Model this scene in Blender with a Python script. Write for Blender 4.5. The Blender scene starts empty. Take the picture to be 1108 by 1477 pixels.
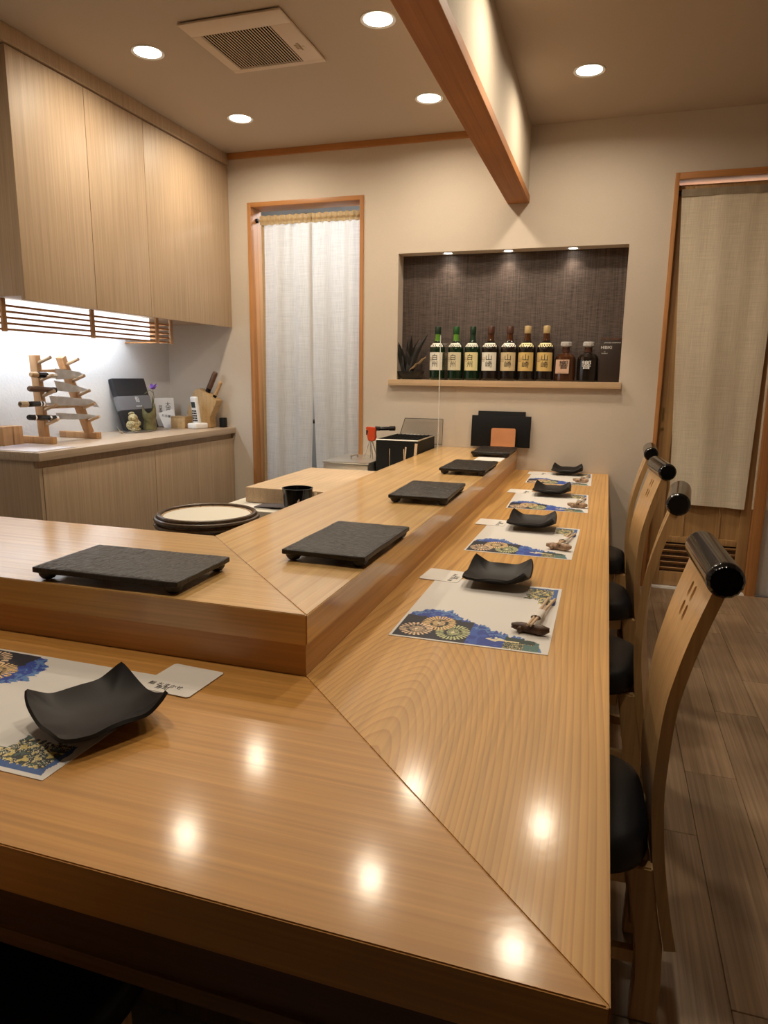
import bpy, bmesh, math, random
import numpy as np
from mathutils import Vector, Matrix
C = bpy.context.scene.collection
PI = math.pi
random.seed(4)

# ------------------------------------------------------------------ camera
FPX, YAW, PITCH, ROLL = 995.0, 0.30643, 0.195177, 0.0121623
EYE = Vector((0, 0, 1.10))
_fw = Vector((-math.sin(YAW)*math.cos(PITCH), math.cos(YAW)*math.cos(PITCH), -math.sin(PITCH)))
_r = Vector((math.cos(YAW), math.sin(YAW), 0)); _u = _r.cross(_fw)
RT = _r*math.cos(ROLL) + _u*math.sin(ROLL); UP = -_r*math.sin(ROLL) + _u*math.cos(ROLL)
cam_d = bpy.data.cameras.new('camera'); cam = bpy.data.objects.new('camera', cam_d); C.objects.link(cam)
m = Matrix.Identity(4)
for i in range(3):
    m[i][0] = RT[i]; m[i][1] = UP[i]; m[i][2] = -_fw[i]; m[i][3] = EYE[i]
cam.matrix_world = m
cam_d.sensor_fit = 'VERTICAL'; cam_d.sensor_height = 24.0; cam_d.lens = FPX*24.0/1477
cam_d.clip_start = 0.02
bpy.context.scene.camera = cam
def at(u, v, ax, val):                     # the point where the sight line of a photo pixel meets a real plane
    d = RT*((u-554)/FPX) - UP*((v-738.5)/FPX) + _fw
    i = 'xyz'.index(ax)
    return EYE + d*((val-EYE[i])/d[i])

# ------------------------------------------------------------------ world, exposure
sc = bpy.context.scene
sc.view_settings.view_transform = 'Standard'; sc.view_settings.look = 'None'
sc.view_settings.gamma = 1.0; sc.view_settings.use_curve_mapping = False
sc.view_settings.exposure = 0.0
w = bpy.data.worlds.new('world'); sc.world = w; w.use_nodes = True
w.node_tree.nodes['Background'].inputs[0].default_value = (1, .8, .6, 1)
w.node_tree.nodes['Background'].inputs[1].default_value = .015
WARM = (1.0, .85, .65); COOL = (.80, .90, 1.0)
LAMP_W = 6.4
def area(name, loc, size, power, col, rot=(0, 0, 0), sy=None, spread=180, shape=None):
    d = bpy.data.lights.new(name, 'AREA'); d.energy = power; d.color = col
    d.shape = shape or ('RECTANGLE' if sy else 'DISK'); d.size = size
    if sy: d.size_y = sy
    d.spread = math.radians(spread)
    o = bpy.data.objects.new(name, d); o.location = loc; o.rotation_euler = rot; C.objects.link(o); return o

# dimensions of the room (metres)
D = 3.848; ZC = .5976; ZU = .7085; ZK = 2.35; XW = -2.66; XR = 1.55; YB = -3.2
CX = .038; CY = .507; UX = -.449; UY = 1.0; KX = -.895; KY = 1.45; CL = -2.2
ZT = .772                                   # back kitchen worktop
ZWK = .59                                   # work table behind the bar

# ------------------------------------------------------------------ materials
MATS = {}
def newmat(name):
    mt = bpy.data.materials.new(name); mt.use_nodes = True
    nt = mt.node_tree; b = nt.nodes['Principled BSDF']; MATS[name] = mt
    return mt, nt, b
def N(nt, t, **kw):
    n = nt.nodes.new(t)
    for k, v in kw.items():
        if k.startswith('i_'): n.inputs[k[2:].replace('_', ' ')].default_value = v
        else: setattr(n, k, v)
    return n
def ramp(nt, stops, interp='LINEAR'):
    r = N(nt, 'ShaderNodeValToRGB'); e = r.color_ramp.elements; r.color_ramp.interpolation = interp
    while len(e) < len(stops): e.new(.5)
    for k, (p, c) in enumerate(stops):
        e[k].position = p; e[k].color = (*c, 1) if len(c) == 3 else c
    return r
def coords(nt, scale=(1, 1, 1), rand=False, loc=(0, 0, 0)):
    tc = N(nt, 'ShaderNodeTexCoord'); mp = N(nt, 'ShaderNodeMapping'); mp.inputs['Scale'].default_value = scale
    mp.inputs['Location'].default_value = loc
    if rand:
        oi = N(nt, 'ShaderNodeObjectInfo'); v = N(nt, 'ShaderNodeVectorMath', operation='MULTIPLY_ADD')
        cb = N(nt, 'ShaderNodeCombineXYZ')
        for i, f in enumerate((7.3, 11.9, 3.7)):
            mm = N(nt, 'ShaderNodeMath', operation='MULTIPLY'); mm.inputs[1].default_value = f
            nt.links.new(oi.outputs['Random'], mm.inputs[0]); nt.links.new(mm.outputs[0], cb.inputs[i])
        v.inputs[1].default_value = (1, 1, 1)
        nt.links.new(tc.outputs['Object'], v.inputs[0]); nt.links.new(cb.outputs[0], v.inputs[2]); nt.links.new(v.outputs[0], mp.inputs[0])
    else: nt.links.new(tc.outputs['Object'], mp.inputs[0])
    return mp.outputs[0]
def bump(nt, b, h, strength, dist=.001):
    bp = N(nt, 'ShaderNodeBump'); bp.inputs['Strength'].default_value = strength; bp.inputs['Distance'].default_value = dist
    nt.links.new(h, bp.inputs['Height']); nt.links.new(bp.outputs[0], b.inputs['Normal'])
def plain(name, col, rough=.5, metal=0, noise=0, nscale=40, coat=0, trans=0, ior=1.45, bmp=0, spec=.5):
    mt, nt, b = newmat(name)
    b.inputs['Base Color'].default_value = (*col, 1); b.inputs['Roughness'].default_value = rough
    b.inputs['Metallic'].default_value = metal; b.inputs['Coat Weight'].default_value = coat
    b.inputs['Transmission Weight'].default_value = trans; b.inputs['IOR'].default_value = ior
    b.inputs['Specular IOR Level'].default_value = spec
    if noise or bmp:
        nz = N(nt, 'ShaderNodeTexNoise'); nz.inputs['Scale'].default_value = nscale; nz.inputs['Detail'].default_value = 4
        nt.links.new(coords(nt), nz.inputs['Vector'])
        if noise:
            r = ramp(nt, [(.3, tuple(c*(1-noise) for c in col)), (.7, tuple(min(1, c*(1+noise)) for c in col))])
            nt.links.new(nz.outputs[0], r.inputs[0]); nt.links.new(r.outputs[0], b.inputs['Base Color'])
        if bmp: bump(nt, b, nz.outputs[0], bmp)
    return mt
def wood(name, light, dark, axis='y', rough=.4, ring=26, stretch=.05, coat=0, fig=None, contrast=1, rand=True, bmp=.05, crs=.15, fine=(.82, 1.06)):
    """grain runs along axis; fig=(x, slope, curve) gives cathedral arches on a flat board"""
    mt, nt, b = newmat(name); L = nt.links.new
    s = {'x': (stretch, 1, 1), 'y': (1, stretch, 1), 'z': (1, 1, stretch)}[axis]
    co = coords(nt, s, rand)
    nz = N(nt, 'ShaderNodeTexNoise'); nz.inputs['Scale'].default_value = 4.5; nz.inputs['Detail'].default_value = 3; L(co, nz.inputs['Vector'])
    if fig:
        tc = coords(nt, (1, 1, 1)); sp = N(nt, 'ShaderNodeSeparateXYZ'); L(tc, sp.inputs[0])
        def M(op, a, c):
            n = N(nt, 'ShaderNodeMath', operation=op)
            for i, q in enumerate((a, c)):
                if isinstance(q, (int, float)): n.inputs[i].default_value = q
                elif q is not None: L(q, n.inputs[i])
            return n.outputs[0]
        dx = M('SUBTRACT', sp.outputs[0], fig[0]); d2 = M('MULTIPLY', dx, dx)
        hyp = M('SQRT', M('ADD', d2, fig[2]*fig[2]), None)
        th = M('TANH', M('DIVIDE', M('SUBTRACT', M('ADD', sp.outputs[1], M('MULTIPLY', nz.outputs[0], .10)), fig[3]), .34), None)
        wd = M('POWER', 2.71828, M('MULTIPLY', d2, -1/(fig[4]**2)))
        f = M('ADD', hyp, M('MULTIPLY', M('MULTIPLY', th, wd), fig[1]))
        f = M('ADD', f, M('MULTIPLY', nz.outputs[0], .09))
        ph = M('FRACT', M('MULTIPLY', f, ring), None)
        band = ph
    else:
        wv = N(nt, 'ShaderNodeTexWave', wave_type='BANDS', bands_direction={'x': 'Y', 'y': 'X', 'z': 'X'}[axis], wave_profile='SAW')
        if axis == 'z': wv.bands_direction = 'DIAGONAL'
        wv.inputs['Scale'].default_value = ring/6; wv.inputs['Distortion'].default_value = 5
        wv.inputs['Detail'].default_value = 2; wv.inputs['Detail Scale'].default_value = .6; L(co, wv.inputs['Vector'])
        band = wv.outputs['Fac']
    mid = tuple((a*(1-.35*contrast)+d*.35*contrast) for a, d in zip(light, dark))
    dk = tuple((a*(1-contrast)+d*contrast) for a, d in zip(light, dark))
    r = ramp(nt, [(0, light), (.6, mid), (.9, dk), (1, light)]); L(band, r.inputs[0])
    s2 = {'x': (2.2, 160, 160), 'y': (160, 2.2, 160), 'z': (160, 160, 2.2)}[axis]
    n2 = N(nt, 'ShaderNodeTexNoise'); n2.inputs['Scale'].default_value = 1.0; n2.inputs['Detail'].default_value = 5
    L(coords(nt, s2, rand), n2.inputs['Vector'])
    r2 = ramp(nt, [(.3, (fine[0],)*3), (.7, (fine[1],)*3)]); L(n2.outputs[0], r2.inputs[0])
    mx = N(nt, 'ShaderNodeMix', data_type='RGBA', blend_type='MULTIPLY'); mx.inputs[0].default_value = 1
    L(r.outputs[0], mx.inputs[6]); L(r2.outputs[0], mx.inputs[7])
    n3 = N(nt, 'ShaderNodeTexNoise'); n3.inputs['Scale'].default_value = 3; L(coords(nt, (1, 1, 1), rand), n3.inputs['Vector'])
    r3 = ramp(nt, [(.3, (1-crs,)*3), (.7, (1+crs*.4,)*3)]); L(n3.outputs[0], r3.inputs[0])
    mx2 = N(nt, 'ShaderNodeMix', data_type='RGBA', blend_type='MULTIPLY'); mx2.inputs[0].default_value = 1
    L(mx.outputs[2], mx2.inputs[6]); L(r3.outputs[0], mx2.inputs[7])
    L(mx2.outputs[2], b.inputs['Base Color']); b.inputs['Roughness'].default_value = rough; b.inputs['Coat Weight'].default_value = coat
    b.inputs['Coat Roughness'].default_value = .135
    if coat > .3:
        cb_ = N(nt, 'ShaderNodeBump'); cb_.inputs['Strength'].default_value = .07; cb_.inputs['Distance'].default_value = .0008; cn_ = N(nt, 'ShaderNodeTexNoise'); cn_.inputs['Scale'].default_value = 70; cn_.inputs['Detail'].default_value = 2
        L(coords(nt), cn_.inputs['Vector']); L(cn_.outputs[0], cb_.inputs['Height']); L(cb_.outputs[0], b.inputs['Coat Normal'])
    if bmp: bump(nt, b, n2.outputs[0], bmp, .0006)
    return mt
def emit(name, col, s):
    mt, nt, b = newmat(name); b.inputs['Emission Color'].default_value = (*col, 1); b.inputs['Emission Strength'].default_value = s
    b.inputs['Base Color'].default_value = (*col, 1); return mt
HL, HD = (.74, .42, .125), (.54, .25, .06)
wood('counter_long', HL, HD, 'y', .45, ring=88, coat=.42, fig=(-.01, .13, .03, .33, .17), contrast=.75, rand=False, crs=.10)
wood('counter_short', (.65, .325, .078), (.53, .24, .052), 'x', .45, ring=60, stretch=.02, coat=.42, contrast=.45, rand=False)
wood('ledge_long', (.77, .48, .18), (.60, .32, .10), 'y', .45, ring=40, stretch=.03, coat=.8, contrast=.6, rand=False)
wood('ledge_short', (.75, .46, .165), (.60, .32, .10), 'x', .45, ring=70, stretch=.02, coat=1, contrast=.45, rand=False)
wood('edge_x', (.68, .36, .125), (.46, .21, .06), 'x', .38, ring=80, stretch=.02, coat=.2, contrast=.5)
wood('edge_y', (.70, .39, .14), (.50, .24, .075), 'y', .38, ring=80, stretch=.02, coat=.2, contrast=.5)
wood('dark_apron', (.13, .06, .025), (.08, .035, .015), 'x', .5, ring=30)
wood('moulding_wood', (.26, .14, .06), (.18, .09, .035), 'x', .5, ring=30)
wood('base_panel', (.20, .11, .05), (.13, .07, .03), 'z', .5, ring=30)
wood('cabinet_wood', (.50, .365, .24), (.41, .29, .18), 'z', .5, ring=90, stretch=.012, contrast=.3, crs=.06)
wood('worktop_wood', (.52, .40, .29), (.42, .31, .21), 'y', .4, ring=80, stretch=.012, contrast=.5, crs=.08)
wood('frame_z', (.52, .235, .075), (.38, .15, .04), 'z', .62, ring=60, stretch=.02, contrast=.6)
wood('frame_x', (.52, .235, .075), (.38, .15, .04), 'x', .45, ring=60, stretch=.02, contrast=.6)
wood('beam_wood', (.42, .165, .042), (.34, .125, .03), 'y', .65, ring=40, stretch=.02, contrast=.6)
wood('door_wood', (.52, .31, .13), (.40, .22, .085), 'z', .5, ring=70, stretch=.015, contrast=.6)
wood('chair_wood', (.66, .42, .19), (.52, .31, .125), 'z', .3, ring=70, stretch=.02, contrast=.5, coat=.3)
wood('pale_wood', (.66, .47, .29), (.54, .36, .2), 'x', .55, ring=60, stretch=.03, contrast=.6)
wood('pale_wood_y', (.70, .52, .34), (.58, .41, .25), 'y', .55, ring=60, stretch=.03, contrast=.5)
wood('rack_wood', (.58, .33, .15), (.42, .20, .08), 'z', .5, ring=60, stretch=.04, contrast=.6)
wood('block_wood', (.60, .40, .19), (.48, .29, .12), 'y', .45, ring=80, stretch=.02, contrast=.5)
wood('plank_floor', (.35, .24, .15), (.26, .17, .10), 'y', .42, ring=30, stretch=.05, contrast=.45, bmp=.3, crs=.3, fine=(.7, 1.2))
plain('subfloor', (.03, .02, .014), .8)
plain('kitchen_floor', (.22, .2, .18), .5, noise=.1)
def plaster(name, col, sc=260, st=.35, rough=.85):
    mt, nt, b = newmat(name); b.inputs['Roughness'].default_value = rough; b.inputs['Base Color'].default_value = (*col, 1)
    nz = N(nt, 'ShaderNodeTexNoise'); nz.inputs['Scale'].default_value = sc; nz.inputs['Detail'].default_value = 5; nt.links.new(coords(nt), nz.inputs['Vector'])
    r = ramp(nt, [(.3, tuple(c*.96 for c in col)), (.7, col)]); nt.links.new(nz.outputs[0], r.inputs[0]); nt.links.new(r.outputs[0], b.inputs['Base Color'])
    bump(nt, b, nz.outputs[0], st, .0015)
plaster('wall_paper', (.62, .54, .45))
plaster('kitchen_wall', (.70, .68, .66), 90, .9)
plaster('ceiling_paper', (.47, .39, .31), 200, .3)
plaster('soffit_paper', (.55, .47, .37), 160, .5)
# woven niche panel
mt, nt, b = newmat('niche_weave'); b.inputs['Roughness'].default_value = .6
a1 = N(nt, 'ShaderNodeTexNoise'); a1.inputs['Scale'].default_value = 1; a1.inputs['Detail'].default_value = 4; nt.links.new(coords(nt, (300, 300, 5)), a1.inputs['Vector'])
a2 = N(nt, 'ShaderNodeTexNoise'); a2.inputs['Scale'].default_value = 1; a2.inputs['Detail'].default_value = 3; nt.links.new(coords(nt, (30, 30, 420)), a2.inputs['Vector'])
mm = N(nt, 'ShaderNodeMath', operation='ADD'); nt.links.new(a1.outputs[0], mm.inputs[0]); nt.links.new(a2.outputs[0], mm.inputs[1])
mh = N(nt, 'ShaderNodeMath', operation='MULTIPLY'); mh.inputs[1].default_value = .5; nt.links.new(mm.outputs[0], mh.inputs[0])
r = ramp(nt, [(.36, (.030, .020, .017)), (.64, (.125, .09, .075))]); nt.links.new(mh.outputs[0], r.inputs[0]); nt.links.new(r.outputs[0], b.inputs['Base Color'])
bump(nt, b, mh.outputs[0], .4)
# linen, lets some light through
def linen(name, col, thick):
    mt, nt, b = newmat(name); L = nt.links.new
    a1 = N(nt, 'ShaderNodeTexNoise'); a1.inputs['Scale'].default_value = 1; a1.inputs['Detail'].default_value = 3; L(coords(nt, (9, 9, 330)), a1.inputs['Vector'])
    a2 = N(nt, 'ShaderNodeTexNoise'); a2.inputs['Scale'].default_value = 1; a2.inputs['Detail'].default_value = 3; L(coords(nt, (330, 330, 9)), a2.inputs['Vector'])
    ad = N(nt, 'ShaderNodeMath', operation='ADD'); L(a1.outputs[0], ad.inputs[0]); L(a2.outputs[0], ad.inputs[1])
    hf = N(nt, 'ShaderNodeMath', operation='MULTIPLY'); hf.inputs[1].default_value = .5; L(ad.outputs[0], hf.inputs[0])
    r = ramp(nt, [(.36, tuple(c*.78 for c in col)), (.62, col)]); L(hf.outputs[0], r.inputs[0]); L(r.outputs[0], b.inputs['Base Color'])
    b.inputs['Roughness'].default_value = .9; bump(nt, b, hf.outputs[0], .5)
    t = N(nt, 'ShaderNodeBsdfTranslucent'); L(r.outputs[0], t.inputs[0])
    mx = N(nt, 'ShaderNodeMixShader'); mx.inputs[0].default_value = thick
    L(b.outputs[0], mx.inputs[1]); L(t.outputs[0], mx.inputs[2]); L(mx.outputs[0], nt.nodes['Material Output'].inputs[0])
linen('linen_white', (.78, .74, .69), .4)
linen('linen_cream', (.90, .80, .63), .14)
linen('linen_hem', (.56, .40, .21), .2)
linen('linen_hem_grey', (.40, .33, .24), .2)
# slate
mt, nt, b = newmat('slate'); b.inputs['Roughness'].default_value = .32; b.inputs['Specular IOR Level'].default_value = .42
a1 = N(nt, 'ShaderNodeTexNoise'); a1.inputs['Scale'].default_value = 1; a1.inputs['Detail'].default_value = 6; a1.inputs['Roughness'].default_value = .7
nt.links.new(coords(nt, (30, 160, 60), True), a1.inputs['Vector']); bump(nt, b, a1.outputs[0], .8, .004)
r = ramp(nt, [(.3, (.007, .0055, .005)), (.75, (.019, .015, .013))]); nt.links.new(a1.outputs[0], r.inputs[0]); nt.links.new(r.outputs[0], b.inputs['Base Color'])
plain('slate_edge', (.018, .016, .015), .5, bmp=.4, nscale=90)
plain('black_dish', (.014, .012, .012), .5, spec=.35, bmp=.05, nscale=200)
plain('black_gloss', (.006, .006, .007), .14, spec=.4)
plain('black_leather', (.007, .007, .009), .45, spec=.3, bmp=.15, nscale=260)
plain('black_plastic', (.008, .008, .009), .5, spec=.25)
plain('black_iron', (.008, .008, .008), .6, spec=.3, bmp=.2, nscale=120)
plain('steel', (.78, .76, .72), .32, 1, noise=.06, nscale=12)
plain('blade_steel', (.66, .68, .72), .36, 1, noise=.12, nscale=30)
plain('chrome', (.8, .8, .8), .12, 1)
plain('brass', (.45, .33, .14), .35, 1)
plain('white_plastic', (.80, .79, .77), .35)
plain('lamp_ring', (.72, .70, .66), .4)
plain('vent_plastic', (.60, .49, .37), .5)
plain('dark_void', (.006, .004, .003), 1, spec=0)
plain('paper', (.78, .75, .71), .7)
plain('paper_grey', (.60, .60, .60), .7)
plain('ink', (.02, .018, .018), .7)
plain('white_ink', (.75, .73, .70), .6)
plain('red_plastic', (.62, .075, .02), .35)
plain('orange_board', (.62, .27, .12), .5, noise=.1, nscale=8)
plain('kraft', (.42, .30, .17), .8, noise=.15, nscale=30)
plain('bark_dark', (.09, .045, .025), .45, noise=.5, nscale=90, bmp=.5)
plain('bark_pale', (.42, .28, .18), .55, noise=.35, nscale=90, bmp=.5)
plain('chopstick_wood', (.66, .50, .35), .55, noise=.08)
plain('bamboo_hoop', (.06, .033, .014), .35, noise=.4, nscale=60, coat=.3)
plain('green_glaze', (.16, .135, .055), .25, noise=.45, nscale=22, coat=.4)
plain('gold_ceramic', (.42, .34, .17), .35, noise=.75, nscale=110)
plain('flower', (.30, .16, .55), .6)
plain('stem', (.13, .14, .05), .6)
plain('clear_film', (.20, .20, .21), .15)
plain('black_box', (.020, .020, .023), .35)
plain('knife_handle', (.11, .055, .03), .35, noise=.2, nscale=50)
plain('blond_handle', (.50, .31, .15), .45, noise=.15, nscale=60)
plain('leaf_black', (.016, .015, .013), .35)
plain('box_brown', (.035, .022, .017), .45)
plain('screen', (.05, .06, .06), .2)
plain('acrylic_sheet', (.70, .66, .70), .15, spec=.6)
plain('white_cloth', (.74, .72, .68), .9, bmp=.3, nscale=300)
plain('grey_cloth', (.10, .09, .10), .9)
plain('acrylic_edge', (.85, .86, .84), .25)
b = MATS['acrylic_edge'].node_tree.nodes['Principled BSDF']; b.inputs['Alpha'].default_value = .5
mt, nt, b = newmat('clear_acrylic'); b.inputs['Alpha'].default_value = .12 if False else 1; b.inputs['Transmission Weight'].default_value = 1; b.inputs['Roughness'].default_value = 0; b.inputs['IOR'].default_value = 1.45
tp = N(nt, 'ShaderNodeBsdfTransparent'); gs = N(nt, 'ShaderNodeBsdfGlossy'); gs.inputs['Roughness'].default_value = .02
mx = N(nt, 'ShaderNodeMixShader'); mx.inputs[0].default_value = .05; nt.links.new(tp.outputs[0], mx.inputs[1]); nt.links.new(gs.outputs[0], mx.inputs[2]); nt.links.new(mx.outputs[0], nt.nodes['Material Output'].inputs[0])
plain('glass_green', (.005, .018, .007), .06, coat=.5)
plain('glass_green_neck', (.09, .22, .03), .08, coat=.5)
plain('glass_brown', (.012, .008, .006), .06, coat=.5)
plain('glass_amber', (.06, .022, .009), .05, coat=.6)
plain('glass_clear', (.62, .60, .58), .06, trans=.35)
plain('cap_green', (.012, .07, .015), .3); plain('cap_dark', (.010, .028, .014), .3)
plain('cap_brown', (.07, .028, .018), .35); plain('cap_gold', (.42, .30, .14), .35)
for n_, c_ in dict(label_white=(.72, .69, .60), label_cream=(.66, .60, .42), label_yellow=(.70, .62, .33), label_gold=(.60, .42, .15), label_tan=(.60, .48, .28), label_pink=(.60, .39, .28)).items():
    plain(n_, c_, .6)
emit('lamp_glow', (1.0, .93, .80), 14)
emit('led_glow', (.85, .93, 1.0), 16)
emit('added_slat_glow', (.88, .94, 1.0), 1.35)
emit('warm_glow', (1.0, .85, .62), 12)

# ------------------------------------------------------------------ mesh helpers
class MB:
    def __init__(s): s.bm = bmesh.new()
    def _add(s, b, M=None):
        if M is not None: bmesh.ops.transform(b, matrix=M, verts=b.verts)
        me = bpy.data.meshes.new('t'); b.to_mesh(me); b.free(); s.bm.from_mesh(me); bpy.data.meshes.remove(me)
    def box(s, x0, x1, y0, y1, z0, z1, bev=0, M=None, seg=2):
        b = bmesh.new(); bmesh.ops.create_cube(b, size=1)
        for v in b.verts: v.co = ((v.co.x+.5)*(x1-x0)+x0, (v.co.y+.5)*(y1-y0)+y0, (v.co.z+.5)*(z1-z0)+z0)
        if bev: bmesh.ops.bevel(b, geom=b.edges[:]+b.verts[:], offset=bev, segments=seg, affect='EDGES', profile=.6)
        s._add(b, M); return s
    def prism(s, pts, z0, z1, bev=0, M=None, seg=2):       # polygon in xy, extruded in z
        b = bmesh.new(); n = len(pts)
        lo = [b.verts.new((p[0], p[1], z0)) for p in pts]; hi = [b.verts.new((p[0], p[1], z1)) for p in pts]
        b.faces.new(lo[::-1]); b.faces.new(hi)
        for i in range(n): b.faces.new((lo[i], lo[(i+1) % n], hi[(i+1) % n], hi[i]))
        bmesh.ops.recalc_face_normals(b, faces=b.faces)
        if bev: bmesh.ops.bevel(b, geom=b.edges[:], offset=bev, segments=seg, affect='EDGES')
        s._add(b, M); return s
    def lathe(s, prof, seg=32, M=None, cap=True):
        b = bmesh.new(); rings = []
        for r_, z_ in prof:
            if r_ < 1e-6: rings.append([b.verts.new((0, 0, z_))])
            else: rings.append([b.verts.new((r_*math.cos(2*PI*k/seg), r_*math.sin(2*PI*k/seg), z_)) for k in range(seg)])
        for A, B in zip(rings, rings[1:]):
            for k in range(seg):
                k2 = (k+1) % seg
                if len(A) == 1 and len(B) == 1: continue
                if len(A) == 1: b.faces.new((A[0], B[k], B[k2]))
                elif len(B) == 1: b.faces.new((A[k], A[k2], B[0]))
                else: b.faces.new((A[k], A[k2], B[k2], B[k]))
        if cap:
            for R_ in (rings[0], rings[-1]):
                if len(R_) > 2: b.faces.new(R_)
        bmesh.ops.recalc_face_normals(b, faces=b.faces)
        s._add(b, M); return s
    def tube(s, pts, r, seg=10, taper=None):
        b = bmesh.new(); pts = [Vector(p) for p in pts]; rings = []; n = len(pts)
        prev = None
        for i, p in enumerate(pts):
            t = (pts[min(i+1, n-1)]-pts[max(i-1, 0)]).normalized()
            if prev is None:
                a = Vector((0, 0, 1)) if abs(t.z) < .9 else Vector((1, 0, 0)); u = t.cross(a).normalized()
            else: u = (prev - t*prev.dot(t)).normalized()
            prev = u; v = t.cross(u); rr = r*(taper[i] if taper else 1)
            rings.append([b.verts.new(p+(u*math.cos(2*PI*k/seg)+v*math.sin(2*PI*k/seg))*rr) for k in range(seg)])
        for A, B in zip(rings, rings[1:]):
            for k in range(seg): b.faces.new((A[k], A[(k+1) % seg], B[(k+1) % seg], B[k]))
        b.faces.new(rings[0][::-1]); b.faces.new(rings[-1])
        bmesh.ops.recalc_face_normals(b, faces=b.faces)
        s._add(b); return s
    def bar(s, a, c, wx, wy, up=(0, 0, 1), bev=0):         # square bar from a to c
        a = Vector(a); c = Vector(c); d = c-a; L = d.length; z = d.normalized(); x = Vector(up).cross(z)
        if x.length < 1e-4: x = Vector((1, 0, 0)).cross(z)
        x.normalize(); y = z.cross(x)
        M = Matrix.Identity(4)
        for i in range(3): M[i][0] = x[i]; M[i][1] = y[i]; M[i][2] = z[i]; M[i][3] = a[i]
        s.box(-wx/2, wx/2, -wy/2, wy/2, 0, L, bev, M); return s
    def sheet(s, fn, nu, nv, thick=0):                     # fn(u, v) in 0..1 -> point
        b = bmesh.new(); g = [[b.verts.new(fn(i/nu, j/nv)) for j in range(nv+1)] for i in range(nu+1)]
        for i in range(nu):
            for j in range(nv): b.faces.new((g[i][j], g[i+1][j], g[i+1][j+1], g[i][j+1]))
        bmesh.ops.recalc_face_normals(b, faces=b.faces)
        if thick: bmesh.ops.solidify(b, geom=b.faces[:], thickness=thick)
        s._add(b); return s
    def ball(s, c, r, seg=12, sc_=(1, 1, 1)):
        b = bmesh.new(); bmesh.ops.create_uvsphere(b, u_segments=seg, v_segments=max(6, seg//2+2), radius=r)
        s._add(b, Matrix.Translation(c) @ Matrix.Diagonal((*sc_, 1))); return s
def tag(o, label=None, cat=None, group=None, kind=None):
    if label: o['label'] = label
    if cat: o['category'] = cat
    if group: o['group'] = group
    if kind: o['kind'] = kind
    return o
def thing(name, loc, label, cat, group=None, rz=0):
    o = bpy.data.objects.new(name, None); C.objects.link(o); o.empty_display_size = .05
    o.location = loc; o.rotation_euler = (0, 0, rz); return tag(o, label, cat, group)
def root_of(o):
    while o.parent: o = o.parent
    return o
def obj(name, mb, mat, parent=None, world=False, smooth=40, loc=None, mesh=None):
    """world=True: vertices are in world space, moved into the parent's frame"""
    if mesh is None:
        me = bpy.data.meshes.new(name); mb.bm.to_mesh(me); mb.bm.free(); me.materials.append(MATS[mat])
        if smooth:
            for p in me.polygons: p.use_smooth = True
            me.set_sharp_from_angle(angle=math.radians(smooth))
    else: me = mesh
    o = bpy.data.objects.new(name, me); C.objects.link(o)
    if parent:
        o.parent = parent
        if world:
            r = root_of(parent); M = Matrix.Translation(r.location) @ r.rotation_euler.to_matrix().to_4x4()
            me.transform(M.inverted())
    if loc: o.location = loc
    return o
def dup(root, loc, rz=None, label=None, group=None):
    r_ = root.copy(); C.objects.link(r_); r_.location = loc
    if rz is not None: r_.rotation_euler = (0, 0, rz)
    if label: r_['label'] = label
    if group: r_['group'] = group
    for ch in list(root.children):
        c_ = ch.copy(); C.objects.link(c_); c_.parent = r_
        for g_ in list(ch.children):
            d_ = g_.copy(); C.objects.link(d_); d_.parent = c_
    return r_
def struct(name, mb, mat, label=None, smooth=0):
    o = obj(name, mb, mat, smooth=smooth); o['kind'] = 'structure'
    if label: o['label'] = label
    return o
def text_mesh(body, size, M, mat, name, parent, align='CENTER', world=False, bend=None, space=1.0, thick=.0002, fat=0, line=1.0):
    cu = bpy.data.curves.new('txt', 'FONT'); cu.body = body; cu.size = size; cu.align_x = align; cu.align_y = 'CENTER'
    cu.extrude = thick; cu.space_character = space; cu.offset = fat; cu.space_line = line; cu.resolution_u = 3
    to = bpy.data.objects.new('txt', cu); C.objects.link(to)
    dg = bpy.context.evaluated_depsgraph_get(); dg.update()
    me = bpy.data.meshes.new_from_object(to.evaluated_get(dg)); bpy.data.objects.remove(to)
    me.name = name
    if bend:                                   # wrap the flat text round a cylinder of this radius, facing -y
        tb_ = bmesh.new(); tb_.from_mesh(me)
        for k in range(-12, 13): bmesh.ops.bisect_plane(tb_, geom=tb_.verts[:]+tb_.edges[:]+tb_.faces[:], plane_co=(k*.003, 0, 0), plane_no=(1, 0, 0))
        tb_.to_mesh(me); tb_.free()
        for v in me.vertices:
            a = v.co.x/bend; v.co = Vector((math.sin(a)*(bend+.0006+v.co.z), -math.cos(a)*(bend+.0006+v.co.z), v.co.y))
    me.transform(M); me.materials.clear(); me.materials.append(MATS[mat])
    return obj(name, None, mat, parent, world, mesh=me)
RX90 = Matrix.Rotation(PI/2, 4, 'X')        # flat text -> upright, facing -y

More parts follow.
